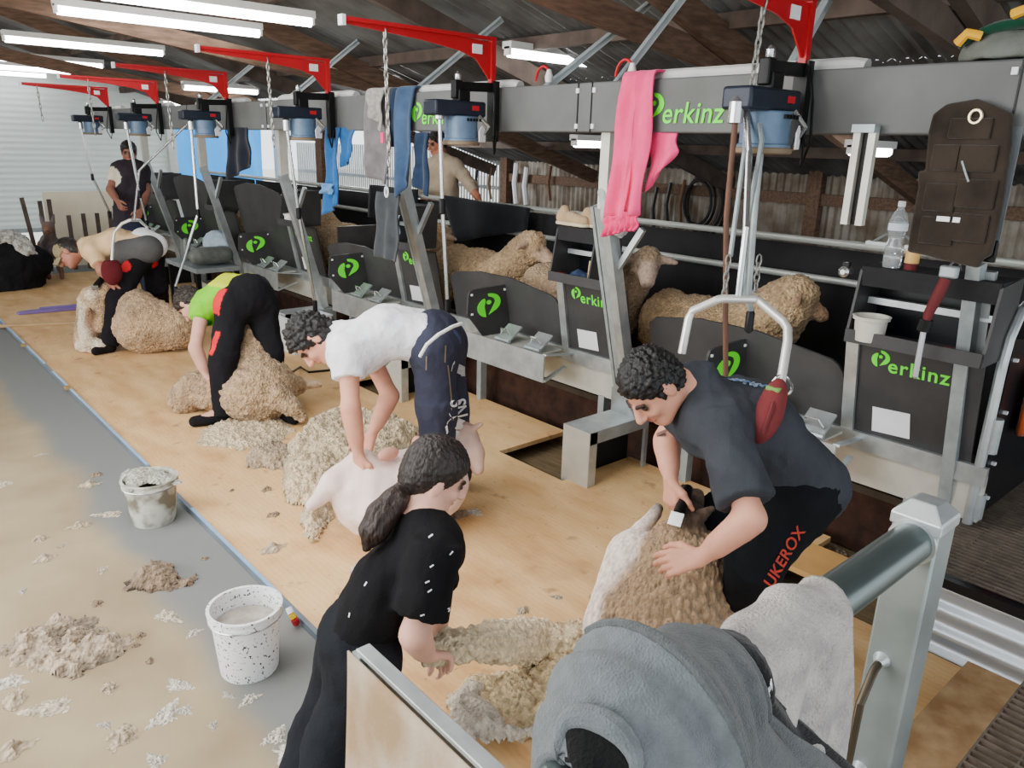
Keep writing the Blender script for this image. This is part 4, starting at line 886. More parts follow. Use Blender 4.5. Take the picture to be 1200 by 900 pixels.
# ---------------------------------------------------------------- man in khaki behind the pens
J6 = dict(hd=D(512, 168, 8.2), nk=D(519, 186, 8.2), shL=D(504, 196, 8.3), shR=D(536, 196, 8.1), elL=D(496, 224, 8.2), wrL=D(500, 248, 8.0), elR=D(552, 218, 7.9), wrR=D(563, 237, 7.7), pel=D(518, 262, 8.25), hipL=D(512, 272, 8.25), hipR=D(528, 272, 8.25))
for q in 'LR': J6['kn' + q] = vec(J6['hip' + q][0], J6['hip' + q][1], .75); J6['an' + q] = vec(J6['hip' + q][0], J6['hip' + q][1], .38); J6['to' + q] = J6['an' + q] + (-.08, -.12, -.05)
F6 = frame(cw(-.5, -.3, -.4), (0, 0, 1))
man6 = human('person', 'man in khaki shirt reaching along the pen rail behind the beam', J6, F6, 1.0, .012, sk=(.74, .48, .38), hands={'L': (cw(.1, -.9, -.3), cw(.5, 0, .5), cw(0, 0, -.8), .5), 'R': (cw(.7, -.6, -.3), cw(-.2, -.7, .3), cw(-.3, .4, -.6), .5)},
    shirt=dict(col=(.72, .65, .56), sleeve=1.35), trousers=dict(col=(.25, .25, .28)), shoes=(.1, .1, .1), hair=dict(col=(.14, .11, .09), front=.06), hres=.008)
# ---------------------------------------------------------------- the woman in black gathering a fleece
J7 = dict(hd=D(511, 557, 2.35), nk=D(492, 618, 2.30), shL=D(500, 622, 2.50), shR=D(508, 655, 2.16), elL=D(512, 705, 2.62), wrL=D(512, 752, 2.60), elR=D(486, 744, 2.14), wrR=D(500, 768, 2.30), mid=D(452, 690, 2.29),
          pel=D(418, 742, 2.30), hipL=D(412, 762, 2.40), hipR=D(428, 778, 2.23), knL=D(372, 860, 2.42), knR=D(384, 880, 2.24), ground=vec(0, 0, FZ))
for q in 'LR': k = J7['kn' + q]; J7['an' + q] = vec(k[0] - .22, k[1] - .20, .07); J7['to' + q] = J7['an' + q] + (.10, .08, -.05)
F7 = frame(cw(.80, -.42, .40), cw(.30, .90, -.15))
girl = human('person', 'dark-haired woman with a ponytail in black t-shirt leaning onto the board', J7, F7, .93, .0085, sk=(.88, .68, .60), hands={'L': (cw(.3, -.8, .3), cw(-.2, -.6, .5), cw(-.6, 0, -.3), .5), 'R': (cw(.45, -.25, .85), cw(.1, -.9, .2), cw(-.3, .3, .8), .6)},
    wd=.88, shirt=dict(col=(.085, .085, .095), sleeve=.74, loose=.020, grow=.016), trousers=dict(col=(.115, .125, .145), loose=.016), shoes=(.12, .12, .12),
    hair=dict(col=(.155, .125, .115), front=.050, low=-.06, amp=.006, freq=90, puff=.014, tail=([D(476, 572, 2.32), D(462, 585, 2.28), D(448, 604, 2.26), D(438, 622, 2.25), D(430, 640, 2.25)], [.030, .036, .044, .040, .014])), hres=.004, head_s=1.0)
sh7 = [o for o in SC.objects if o.parent == girl and o.name.startswith('shirt')]
for x, y, a in ((503, 631, .5), (507, 661, .6), (502, 679, .4), (505, 689, .5), (497, 716, .3), (529, 648, .8), (424, 690, 1), (404, 728, 1.4), (526, 717, 1.3)):
    q = quad_patch(D(x, y, 2.1), cw(math.cos(a), math.sin(a), 0), cw(-math.sin(a), math.cos(a), 0), .012, .004, 3); drop(q, cw(0, 0, -1), white_m, 'wool_fleck', girl, [o for o in SC.objects if o.parent == girl and o.name[:5] in ('shirt', 'trous')], .003)
# ================================================================ SHEEP, FLEECES, WOOL
wool_m = MV('wool', .95, 1., 75, .34, 48, spec=.06, sheen=.15, vor=62); shorn_m = MV('shorn_skin', .8, .5, 30, .20, 6, spec=.15, sss=.05)
wool_long = MV('long_wool', .95, 1., 75, .42, 60, stretch=(1, 1, .5), spec=.06, sheen=.15, vor=70)
def woolly(B, cols, res, k, name, origin, label, amp=.012, freq=38, mat=None, group=None, stretch=(1, 1, 1), cat='sheep', seed=1):
    P, F = B.mesh(res, k); C = B.colours(P, cols, .010); n = vnormals(P, F); Q = P * np.array(stretch)
    w = worley(Q * freq, seed); a = C[:, 3]
    P = P + n * (a * ((.5 - w) * amp * 1.6 + (fbm(Q * 12, seed + 4) - .45) * amp * 2.2))[:, None]
    C[:, :3] *= (1 + a * (.12 - .5 * (w - .35)))[:, None]
    C[:, :3] *= (1 - .22 * a * (fbm(P * 5, seed + 9) > .52))[:, None]
    o = np_mesh(name, P, F, mat or wool_m, C, origin=origin); return tag(o, label, cat, group)
TAN = (.80, .68, .52, 1.); FACE = (.78, .66, .56, .25); DARKN = (.30, .24, .21, .1); PINK = (.93, .78, .72, .1); WHITE = (.93, .88, .84, .15); BRN = (.66, .55, .43, 1.); HOOF = (.20, .17, .14, 0)
def stander(base, head, turn, label, wool=TAN, face=FACE, group=None, up=.0, seed=1, s=1., wn=1.):
    """standing sheep: base on its floor, head = heading (radians of +Y), turn = how far the head is turned"""
    c, sn = math.cos(head), math.sin(head); R = np.array([[c, -sn, 0], [sn, c, 0], [0, 0, 1]]); g = np.array(base, float); W = lambda *p: g + R @ (np.array(p, float) * s)
    B = Body(); E = lambda p, r, c=0, k=None: B.ell(W(*p), np.array(r) * s, R, c, k)
    E((0, 0, .56), (.25, .46, .26)); E((0, -.34, .57), (.235, .20, .25)); E((0, .33, .57), (.22, .20, .26))
    B.cone(W(0, .40, .66), W(0, .56, .84 + up), .20 * s * wn, .145 * s * wn)
    hd = W(0, .62, .92 + up); a = head + turn; f = np.array([-math.sin(a), math.cos(a), -.62]); Fh = frame(f); r, ff, u = Fh.T
    B.ell(hd, np.array((.105, .115, .11)) * s * (1 + (wn - 1) * .8), Fh)
    B.cone(hd + ff * .04 * s, hd + ff * .20 * s, .078 * s, .050 * s, 1, .02); B.ell(hd + ff * .225 * s, np.array((.045, .035, .04)) * s, Fh, 1, k=.01)
    B.ell(hd + ff * .255 * s - u * .002, np.array((.026, .012, .018)) * s, Fh, 2, k=.006)
    B.ell(hd + ff * .03 + u * .075 * s, np.array((.08, .07, .05)) * s * wn, Fh, 0)
    for q in (-1, 1):
        B.cone(hd + r * q * .085 * s + u * .015, hd + r * q * .19 * s - ff * .01 - u * .02, .034 * s, .016 * s, 1, .01)
        B.ell(hd + r * q * .062 * s + ff * .10 * s + u * .030 * s, (.012, .014, .012), Fh, 4, k=.003)
        for yy, h in ((.33, .42), (-.36, .42)):
            B.cone(W(q * .12, yy, .45), W(q * .12, yy, .26), .085 * s, .055 * s, 0, .03); B.cone(W(q * .12, yy, .28), W(q * .12, yy + .01, .06), .036 * s, .028 * s, 1, .02); B.cone(W(q * .12, yy + .012, .045), W(q * .12, yy + .03, .025), .034 * s, .034 * s, 3, .008)
    B.cone(W(0, -.50, .58), W(0, -.56, .42), .06 * s, .04 * s)
    return woolly(B, {0: wool, 1: face, 2: DARKN, 3: HOOF, 4: (.06, .05, .05, 0)}, .013, .035, 'sheep', base, label, seed=seed, group=group)
G_ = 'sheep waiting in the pens'
stander((4.22, 2.84, .29), PI, .75, 'tan woolly sheep standing behind the nearest bail, head turned away', face=(.66, .53, .42, .6), group=G_, seed=2, s=.93, wn=1.25)
hw = on(759, 305, 0, 4.08)
stander((4.08, hw[1] + .62, .29), PI, -.85, 'sheep looking out over the bail beside the nearest leaning post', wool=(.70, .60, .48, 1), face=(.84, .73, .65, .15), group=G_, up=hw[2] - 1.21, seed=3, wn=.8)
stander((4.15, 5.12, .29), PI, .4, 'tan sheep standing behind the logo plate of the second bail, head raised', group=G_, up=.0, seed=4)
stander((4.3, 6.25, .29), PI - .3, -1.2, 'sheep with pink nose peeping out left of the second bail drive tube', group=G_, up=-.05, seed=5)
stander((4.2, 7.5, .29), 0, -.2, 'tan sheep standing behind the third bail beneath the blue towel', group=G_, seed=6)
stander((4.2, 9.6, .29), PI, -1.0, 'small far sheep behind the fourth bail', group=G_, seed=7)
# ---- the sheep on the board
# 1: half shorn, propped against the knees of the man in charcoal
B = Body()
rump = on(778, 735, 2, .20); B.ell(rump, (.27, .25, .22)); ch = D(800, 668, 2.93); B.cone(rump + (0, 0, .05), ch, .25, .185); B.cone(ch, D(800, 652, 2.93), .17, .11)
B.cone(D(838, 700, 2.95), D(830, 660, 2.95), .14, .12)
B.cone(D(793, 632, 2.93), D(803, 618, 2.96), .072, .066)
B.cone(D(806, 612, 2.90), D(814, 586, 2.98), .062, .040, 2, .02); B.ell(D(815, 580, 2.98), (.032, .032, .026), None, 1, .01)
B.cone(D(820, 605, 2.86), D(834, 596, 2.84), .026, .012, 2, .008)
B.cone(D(744, 655, 3.02), D(722, 735, 2.98), .115, .13, 3, .02); B.cone(D(748, 640, 3.04), D(738, 660, 3.0), .07, .09, 3, .02)
B.chain([D(744, 640, 3.03), D(752, 620, 3.06), D(768, 602, 3.1)], [.042, .032, .026], 3, .015); B.cone(D(767, 602, 3.1), D(771, 596, 3.11), .026, .022, 4, .005)
B.cone(D(722, 675, 3.12), D(712, 690, 3.16), .06, .05, 0, .02)
woolly(B, {0: (.66, .55, .43, 1), 1: (.60, .50, .44, .2), 2: (.33, .27, .23, .3), 3: (.94, .88, .84, .1), 4: HOOF}, .0075, .03, 'sheep', rump, 'half shorn brown sheep with white belly sitting against the knees of the man in charcoal', .015, 42, wool_long, 'sheep on the board', (1, 1, .55), seed=12)
# 2: shorn pink sheep lying on its side
B = Body(); a2 = D(505, 530, 4.02); b2 = D(438, 560, 3.86); a2[2] = .22; b2[2] = .21
B.ell((a2 + b2) / 2 + (0, 0, .02), (.22, .35, .205), frame(nrm((a2 - b2) * (1, 1, 0)))); B.cone(a2, b2, .185, .175); B.ell(a2 + (0, 0, .02), (.19, .19, .20)); B.ell(b2 + (-.03, 0, .03), (.18, .19, .19)); B.cone(D(512, 548, 3.95), D(500, 590, 3.75), .06, .035, 0, .03)
B.cone(a2, D(540, 520, 4.18), .13, .085); B.cone(D(545, 510, 4.18), D(556, 532, 4.12), .072, .055, 1, .02); B.cone(D(556, 530, 4.12), D(560, 549, 4.10), .05, .036, 1, .02)
B.cone(D(550, 505, 4.15), D(564, 497, 4.12), .024, .012, 1, .008); B.cone(D(540, 503, 4.25), D(534, 494, 4.3), .022, .012, 1, .008)
B.chain([D(425, 548, 3.86), D(392, 565, 3.78), D(366, 592, 3.72)], [.095, .062, .030], 0, .03); B.chain([D(410, 582, 3.82), D(436, 603, 3.74), D(455, 612, 3.72)], [.085, .075, .04], 0, .03)
B.ell(D(418, 575, 3.80), (.07, .06, .06), None, 2, .02); B.ell(D(455, 532, 3.80), (.06, .03, .035), None, 3, .03); B.ell(D(489, 520, 3.86), (.03, .03, .045), None, 3, .03)
woolly(B, {0: (.96, .87, .84, .35), 1: (.82, .69, .63, .2), 2: (.55, .40, .32, .6), 3: (.84, .62, .55, .1)}, .010, .03, 'sheep', (b2[0], b2[1], 0), 'freshly shorn pink white sheep lying under the man in the white shirt', .012, 16, shorn_m, 'sheep on the board', seed=13)
# 3: woolly sheep between the legs of the green vest shearer
B = Body(); c3 = on(302, 457, 2, .22)
B.cone(D(292, 402, 5.62), c3, .14, .25); B.ell(c3, (.29, .24, .23)); B.cone(c3, D(282, 462, 5.6), .22, .2)
B.cone(D(232, 455, 5.72), D(216, 468, 5.72), .125, .12); B.cone(D(250, 460, 5.68), D(232, 455, 5.72), .14, .125)
B.chain([D(326, 466, 5.42), D(342, 476, 5.42), D(356, 490, 5.45)], [.10, .065, .035], 0, .03); B.cone(D(335, 455, 5.75), D(346, 452, 5.78), .11, .08); B.cone(D(346, 452, 5.8), D(374, 450, 5.88), .045, .028, 1, .02)
woolly(B, {0: (.72, .61, .48, 1), 1: (.82, .70, .58, .3)}, .012, .04, 'sheep', c3, 'brown woolly sheep clamped between the legs of the green vest shearer', .014, 30, None, 'sheep on the board', seed=14)
# 4: sheep lying in front of the tan shirted shearer
B = Body(); c4 = on(174, 382, 2, .24)
gx = on(205, 385, 2, .22); B.cone(c4, gx, .245, .20); B.ell(c4, (.31, .27, .25)); B.cone(c4, D(158, 362, 7.3), .23, .20); gy = on(152, 398, 2, .09); B.cone(gy, gy + (.12, 0, 0), .095, .09)
B.cone(D(104, 395, 7.25), D(108, 355, 7.28), .13, .12); B.cone(D(120, 380, 7.2), D(112, 350, 7.28), .10, .12); B.cone(D(108, 348, 7.2), D(124, 340, 7.2), .10, .09, 0); B.cone(D(96, 352, 7.18), D(101, 400, 7.1), .04, .06, 3, .02); B.ell(D(108, 345, 7.12), (.06, .05, .06), None, 3, .02); B.ell(D(107, 380, 7.12), (.05, .04, .16), None, 4, .02)
B.cone(D(95, 405, 7.15), D(118, 405, 7.15), .06, .07, 3, .03)
woolly(B, {0: (.76, .64, .50, 1), 3: (.88, .82, .72, .8), 4: (.58, .45, .35, .7)}, .014, .04, 'sheep', c4, 'tan woolly sheep lying under the tan shirted shearer, chest opened', .014, 26, None, 'sheep on the board', seed=15)
# ---- fleeces
def fleece(pts, z0,  th, label, res=.008, col=(.88, .80, .66), seed=1, freq=30, edge=.10, dark=.25, name='fleece', cat='fleece', group=None, lump=.5, clump=0.):
    Q = np.array([on(x, y, 2, z0)[:2] for x, y in pts]) if z0 > -5 else np.array(pts, float); z0 = z0 if z0 > -5 else 0.; lo = Q.min(0) - .06; hi = Q.max(0) + .06
    nx, ny = [int(v) + 1 for v in (hi - lo) / res]; X, Y = np.meshgrid(lo[0] + res * np.arange(nx), lo[1] + res * np.arange(ny), indexing='ij'); p = np.stack([X.ravel(), Y.ravel()], 1)
    p3 = np.column_stack([p, np.zeros(len(p))]); pj = p + np.stack([fbm(p3 * 14, seed) - .45, fbm(p3 * 14, seed + 5) - .45], 1) * .10 + np.stack([fbm(p3 * 50, seed + 2) - .45, fbm(p3 * 50, seed + 6) - .45], 1) * .035
    d = np.full(len(p), 9.); ins = np.zeros(len(p), bool)
    for a, b in zip(Q, np.roll(Q, -1, 0)):
        ba = b - a; t = np.clip(((pj - a) @ ba) / (ba @ ba), 0, 1); d = np.minimum(d, np.linalg.norm(pj - a - t[:, None] * ba, axis=1))
        c = ((a[1] > pj[:, 1]) != (b[1] > pj[:, 1])) & (pj[:, 0] < (b[0] - a[0]) * (pj[:, 1] - a[1]) / (b[1] - a[1] + 1e-12) + a[0]); ins ^= c
    sd = np.where(ins, d, -d); w = worley(p3 * freq, seed + 1); w2 = worley(p3 * freq * 2.1, seed + 3)
    prof = np.sqrt(np.clip(sd / edge, 0, 1)); h = prof * th * ((1 - lump) + lump * 1.6 * fbm(p3 * 6, seed + 8)) + clump * prof * (.55 - worley(p3 * 13, seed + 44)) + np.clip(sd * 12, 0, 1) * ((.6 - w) * .035 + (.5 - w2) * .014) - .012
    idx = np.full(nx * ny, -1); keep = sd > -.004; idx[keep] = np.arange(keep.sum()); I = idx.reshape(nx, ny)
    F = np.stack([I[:-1, :-1], I[1:, :-1], I[1:, 1:], I[:-1, 1:]], -1).reshape(-1, 4); F = F[(F >= 0).all(1)]
    jit = np.stack([fbm(p3 * 40, seed + 20) - .45, fbm(p3 * 40, seed + 21) - .45], 1) * .030
    P = np.column_stack([p + jit, z0 + np.maximum(h, .001)])[keep]; C = np.tile((*lin(col), 1.), (len(P), 1)); sh = 1.08 - (clump > 0) * .9 * np.clip(worley(p3 * 13, seed + 44)[keep] - .42, 0, 1) - .45 * np.clip(w[keep] - .25, 0, 1) - dark * (fbm(p3 * 4, seed + 30)[keep] > .5) * .6 * (1 - prof[keep] * .6)  # colour darkened in the gaps between clumps and locks, as crease shade
    C[:, :3] *= sh[:, None]
    c = P.mean(0); o = np_mesh(name, P, F, wool_m, C, origin=(c[0], c[1], z0)); return tag(o, label, cat, group)
G = 'fleeces on the board'
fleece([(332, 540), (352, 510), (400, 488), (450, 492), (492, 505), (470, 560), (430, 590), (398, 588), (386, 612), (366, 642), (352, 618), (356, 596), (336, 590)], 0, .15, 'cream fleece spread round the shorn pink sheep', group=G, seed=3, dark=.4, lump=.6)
fleece([(228, 520), (243, 502), (285, 488), (330, 492), (345, 505), (330, 520), (282, 528)], 0, .06, 'flat pale fleece piece behind the cream fleece, beside black shoes', group=G, seed=5, dark=.4)
fleece([(284, 548), (292, 532), (325, 522), (350, 530), (345, 545), (320, 553)], 0, .10, 'greyish brown curly wool clump left of the cream fleece', col=(.72, .64, .54), group=G, seed=7, dark=.8)
fleece([(333, 580), (340, 560), (362, 558), (368, 580), (350, 594)], 0, .10, 'small greyish wool roll against the cream fleece', col=(.74, .67, .58), group=G, seed=8)
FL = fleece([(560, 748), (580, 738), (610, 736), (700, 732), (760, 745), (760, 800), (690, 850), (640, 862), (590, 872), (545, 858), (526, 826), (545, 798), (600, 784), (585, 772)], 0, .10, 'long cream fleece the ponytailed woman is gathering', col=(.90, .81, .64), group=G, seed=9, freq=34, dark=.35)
B = Body(); B.chain([D(500, 765, 2.36), D(535, 758, 2.46), D(580, 754, 2.66), on(625, 758, 2, .06), on(680, 752, 2, .05)], [.036, .045, .060, .07, .06], 0, .03); B.chain([D(520, 748, 2.46), D(575, 742, 2.68), on(640, 742, 2, .05)], [.02, .04, .06], 0, .03)
P, F = B.mesh(.009, .03); w = worley(P * 34, 3); P = P + vnormals(P, F) * ((.5 - w) * .028 + (fbm(P * 12, 5) - .45) * .04)[:, None]; C = np.tile((*lin((.95, .87, .72)), 1.), (len(P), 1)); C[:, :3] *= (1.15 - .4 * w)[:, None]; np_mesh('lifted_end', P, F, wool_m, C, FL)
fleece([(525, 828), (545, 802), (575, 800), (572, 830), (600, 858), (640, 850), (640, 868), (590, 874), (545, 862)], .05, .07, 'grey curly edge of the fleece lying nearest the canvas screen', col=(.80, .76, .70), group=G, seed=10, freq=26, edge=.05)
fleece([(684, 738), (690, 712), (705, 690), (722, 700), (735, 740), (715, 752)], 0, .10, 'pinkish wool at the shorn belly of the half shorn sheep', col=(.82, .68, .54), group=G, seed=11)
# ---- wool lying about
g = 'wool tufts on the concrete'
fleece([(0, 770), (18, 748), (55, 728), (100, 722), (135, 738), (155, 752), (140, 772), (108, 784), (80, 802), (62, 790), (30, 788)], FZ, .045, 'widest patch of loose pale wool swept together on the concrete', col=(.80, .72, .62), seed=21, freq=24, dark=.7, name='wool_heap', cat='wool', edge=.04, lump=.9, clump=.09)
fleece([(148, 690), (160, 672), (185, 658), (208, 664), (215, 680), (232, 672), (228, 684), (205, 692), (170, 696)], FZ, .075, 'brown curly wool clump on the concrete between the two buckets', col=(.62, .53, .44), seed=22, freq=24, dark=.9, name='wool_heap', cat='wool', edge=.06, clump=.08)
def tuft(seed, r, col):
    R = np.random.default_rng(seed); n = 9; st = (1.5, 1., 1.9, .8)[seed]
    pts = [(r * (.55 + .75 * R.random()) * st * math.cos(2 * PI * k / n), r * (.5 + .7 * R.random()) * math.sin(2 * PI * k / n)) for k in range(n)]
    o = fleece(pts, -9, r * .75, '', .0035, col, seed + 60, 48, r * .5, .5, 'wool_tuft', 'wool', None, .9); return o
TU = [tuft(i, .05, c) for i, c in enumerate(((.82, .77, .68), (.76, .69, .59), (.87, .84, .78), (.66, .57, .47)))]
PROTO = {}
SPOTS = [(92, 617, 1.5, 1), (47, 632, 1.1, 1), (52, 655, 1.3, 1), (197, 723, 1.2, 0), (228, 742, .6, 2), (210, 803, .9, 2), (193, 838, 1.2, 2), (215, 833, .6, 2), (143, 864, 1.5, 1), (57, 830, 1.4, 0), (17, 820, 1.5, 1), (9, 801, 1.1, 2), (128, 807, 1.0, 1), (13, 880, 1.7, 1), (182, 892, .7, 2), (293, 820, .7, 2), (267, 815, .5, 2), (322, 863, .8, 2), (122, 850, .5, 2), (347, 886, 1.8, 2), (127, 603, 1.3, 0), (120, 668, .6, 0), (113, 708, .8, 3), (27, 693, .5, 2), (105, 568, 1.4, 1), (113, 557, .9, 3), (48, 533, .6, 2), (3, 567, 1.1, 0), (72, 640, .5, 0), (165, 745, .6, 3), (160, 757, .5, 3), (176, 775, .5, 3), (240, 655, .5, 3), (310, 790, .4, 2), (250, 850, .4, 2)]
WHERE = ['beside', 'left of', 'below', 'beyond']
def tuftat(i, x, y, s, k, z, label, grp):
    p = on(x, y, 2, z)
    if k not in PROTO: o = PROTO[k] = TU[k]
    else: o = PROTO[k].copy(); COL.objects.link(o)
    o.location = tuple(p); o.scale = (s, s * (.7 + .3 * ((i * 37) % 10) / 10), s); o.rotation_euler = (0, 0, i * 1.7); tag(o, label, 'wool', grp)
for i, (x, y, s, k) in enumerate(SPOTS): tuftat(i, x, y, s * .9, k, FZ, 'small loose tuft of wool dropped on the dusty concrete floor', g)
for i, (x, y, s, k) in enumerate([(320, 643, 1.5, 1), (312, 574, .8, 3), (613, 716, .8, 1), (653, 700, .5, 0), (423, 663, 1.0, 2), (554, 601, .9, 2), (540, 604, 1.2, 3), (412, 612, .9, 0), (320, 604, .8, 3), (530, 640, .4, 3), (272, 575, .4, 3), (965, 655, 1.2, 3), (980, 648, 1.4, 3), (555, 598, .5, 2)]):
    tuftat(i + 50, x, y, s, k, 0. if x < 900 else -.11, 'small scrap of wool lying on the plywood board', 'wool scraps on the board')
def pr_depth(p): return float((CR.T @ (np.array(p) - CAMP))[2])
# ================================================================ CLOTHES, TOOLS, BUCKETS, FOREGROUND
def fabric(name, col, var=.25, rough=.95, scale=12, bump=.25, bs=200, **k): return M(name, col, rough, 0, var, scale, bump, bs, spec=.1, sheen=.2, **k)
def strip(yl, yr, zt, zb, x=3.135, over=True, amp=.018, n=3., ph=0., nu=26, nv=26, taper=None, back=.25, beamtop=2.30):
    """hanging cloth in front of the beam: left/right edges yl(v), yr(v) down the drop; over = it lies over the beam's top"""
    mb = MB(); f = lambda p, v: p if not hasattr(p, '__len__') else np.interp(v, np.linspace(0, 1, len(p)), p)
    def fn(u, v):
        if over and v < .22:
            t = v / .22; a = (1 - t)
            if a > .45: X, Z, w = x + .03 + (a - .45) / .55 * back, beamtop + .015, 0
            else: q = (1 - a / .45) * PI / 2; X, Z, w = x + .03 - .03 * math.sin(q), beamtop - .015 + .03 * math.cos(q), 0
        else:
            w = (v - (.22 if over else 0)) / (1 - (.22 if over else 0)); X = x; Z = zt - .03 * over - (zt - .03 * over - f(zb, u)) * w
        y = f(yl, w) + (f(yr, w) - f(yl, w)) * u
        k = min(1, .25 + w); X -= amp * k * (.5 + .5 * math.sin(u * n * 2 * PI + ph + 1.3 * w)) + .006 * math.sin(w * 9 + u * 5 + ph); return (X, y + .008 * math.sin(w * 7 + ph), Z)
    mb.grid(fn, nu, nv); return mb
pink = fabric('pink_fleece', (.96, .28, .52), .14); pink_d = fabric('pink_cuff', (.93, .22, .47), .2)
t = thing('pink_hoodie', (3.12, 2.63, 1.52), 'bright pink hoodie hung over the beam with its sleeves dangling', 'clothing')
strip([2.745, 2.77, 2.79], [2.625, 2.64, 2.66], 2.31, 1.60, amp=.03, n=1.2).build('sleeve', pink, t, solid=.012)
strip([2.645, 2.655, 2.67], [2.53, 2.535, 2.56], 2.31, 1.63, x=3.125, amp=.03, n=1.1, ph=2).build('sleeve', pink, t, solid=.012)
strip([2.79, 2.795], [2.665, 2.68], 1.61, [1.50, 1.53], x=3.12, over=False, amp=.02, n=3).build('cuff', pink_d, t, solid=.014)
strip([2.67, 2.67], [2.565, 2.575], 1.64, [1.54, 1.55], x=3.115, over=False, amp=.02, n=3).build('cuff', pink_d, t, solid=.014)
strip([2.56, 2.56, 2.57], [2.42, 2.40, 2.50], 2.035, [1.74, 1.86], x=3.18, over=False, amp=.02, n=1.5).build('body', pink, t, solid=.012)
t = thing('grey_jersey', (3.12, 5.0, 1.66), 'grey hooded jersey with paler yoke hung over the beam', 'clothing')
strip([5.19, 5.22, 5.16], [4.90, 4.86, 4.90], 2.31, [1.70, 1.66], amp=.05, n=1.0).build('body', fabric('grey_marl', (.47, .46, .47), .3), t, solid=.014)
strip([5.15, 5.05], [4.92, 4.90], 2.315, [2.12, 2.02], x=3.105, amp=.05, n=1.2).build('yoke', fabric('pale_marl', (.66, .65, .63), .35, scale=40), t, solid=.01)
MB().box((3.075, 4.915, 1.98), (.01, .04, .07)).build('pink_label', pink, t)
t = thing('blue_jeans', (3.1, 4.68, 1.59), 'blue denim jeans folded over the beam beside the grey jersey', 'clothing')
den = fabric('denim', (.26, .36, .50), .45, scale=7); dend = fabric('denim_dark', (.15, .22, .33), .35)
strip([4.80, 4.82, 4.78], [4.60, 4.62, 4.64], 2.32, [1.57, 1.72], amp=.04, n=1.0).build('leg', den, t, solid=.014)
strip([4.62, 4.63], [4.48, 4.46], 2.02, [1.66, 1.60], x=3.17, over=False, amp=.03, n=1.3).build('leg', dend, t, solid=.014)
tag(strip([4.90, 4.92], [4.80, 4.80], 2.31, 1.92, x=3.15, amp=.02, n=1).build('navy_cloth', dend, origin=(3.15, 4.85, 1.9), solid=.01), 'dark navy cloth over the beam between grey jersey and jeans', 'clothing')
t = thing('grey_apron', (3.1, 4.92, 1.11), 'dark grey apron hanging by a pale loop in front of the pens', 'clothing')
strip([5.07, 5.08, 5.10], [4.77, 4.78, 4.80], 1.60, [1.12, 1.11], x=3.12, over=False, amp=.02, n=2).build('panel', fabric('charcoal_canvas', (.25, .27, .29), .3, scale=9), t, solid=.01)
MB().tube([(3.11, 4.93 + .02 * math.cos(a), 1.605 + .035 * math.sin(a)) for a in [2 * PI * i / 12 for i in range(12)]], .008, 6, True).build('loop', white_m, t)
MB().tube([(3.12, 4.93, 1.63), (3.14, 4.95, 1.85), (3.2, 4.95, 2.05)], .003, 5).build('cord', dark_metal, t)
tag(strip([5.16, 5.16], [5.06, 5.06], 1.42, 1.24, x=3.3, over=False, amp=.004).build('printed_notice', M('pale_notice', (.82, .88, .92), .7, 0, .3, 40, col2=(.45, .65, .82)), origin=(3.3, 5.1, 1.25), solid=.004), 'small white and blue notice hanging beside the grey apron', 'notice')
t = thing('blue_towel', (3.1, 5.7, 1.40), 'blue towel hanging below the beam beside the third motor', 'towel')
tw = fabric('blue_terry', (.18, .42, .68), .3, scale=9)
strip([5.84, 5.84, 5.90], [5.62, 5.66, 5.66], 2.05, [1.36, 1.46], x=3.14, over=False, amp=.04, n=1.3).build('cloth', tw, t, solid=.012)
strip([5.66, 5.64], [5.44, 5.52], 2.05, [1.75, 1.80], x=3.17, over=False, amp=.03, n=1.3).build('fold', tw, t, solid=.012)
strip([5.86, 5.87], [5.68, 5.68], 1.62, 1.54, x=3.098, over=False, amp=.03, n=1.3).build('stripe', fabric('pale_blue_terry', (.38, .58, .80), .2), t, solid=.006)
tag(strip([7.84, 7.90, 7.92], [7.42, 7.35, 7.30], 2.05, [1.55, 1.72], x=3.16, over=False, amp=.04, n=2).build('navy_shorts', fabric('navy_cotton', (.09, .11, .17), .3), origin=(3.16, 7.6, 1.6), solid=.014), 'dark navy shorts hanging below the beam against the blue tarpaulin', 'clothing')
# black dagged chaps at the near end, hung on a ring
t = thing('black_chaps', (3.1, 1.1, 1.58), 'scuffed black leather chaps hung by a brass ring on the near end of the beam', 'clothing')
chm = fabric('scuffed_black', (.22, .19, .165), .6, scale=5, bump=.6, bs=30)
pl = [(-.165, 0), (-.16, .08), (-.145, .24), (-.15, .30), (-.125, .30), (-.125, .44), (-.115, .50), (-.07, .535), (.03, .55), (.08, .53), (.145, .50), (.15, .40), (.145, .22), (.135, .10), (.125, .02), (.10, .005), (.09, -.03), (.0, -.02), (-.10, -.005)]
mb = MB(); mb.prism([(-a, b) for a, b in pl], .03, (3.115, 1.065, 1.60), (0, 1, 0), (0, .09, 1)); mb.build('leather_panel', chm, t, bevel=.010)
for (a, b, w, h) in ((.05, .36, .13, .09), (-.05, .36, .10, .09), (.06, .24, .13, .10), (-.06, .22, .11, .10), (.05, .12, .12, .10), (-.06, .10, .12, .10), (.02, .46, .14, .07)): MB().box((3.094, 1.065 - a + .09 * b, 1.60 + b - .01), (.012, w, h)).build('pocket_flap', chm, t, bevel=.006)
MB().tube([(3.092, 1.075 + .02 * math.cos(a), 2.09 + .022 * math.sin(a)) for a in [2 * PI * i / 16 for i in range(16)]], .006, 6, True).build('brass_ring', M('brass', (.80, .75, .62), .3, .7), t)
MB().box((3.086, 1.115, 1.735), (.004, .045, .018)).build('white_label', white_m, t, smooth=0); MB().box((3.086, 1.07, 1.735), (.004, .024, .018)).build('white_label', white_m, t, smooth=0)
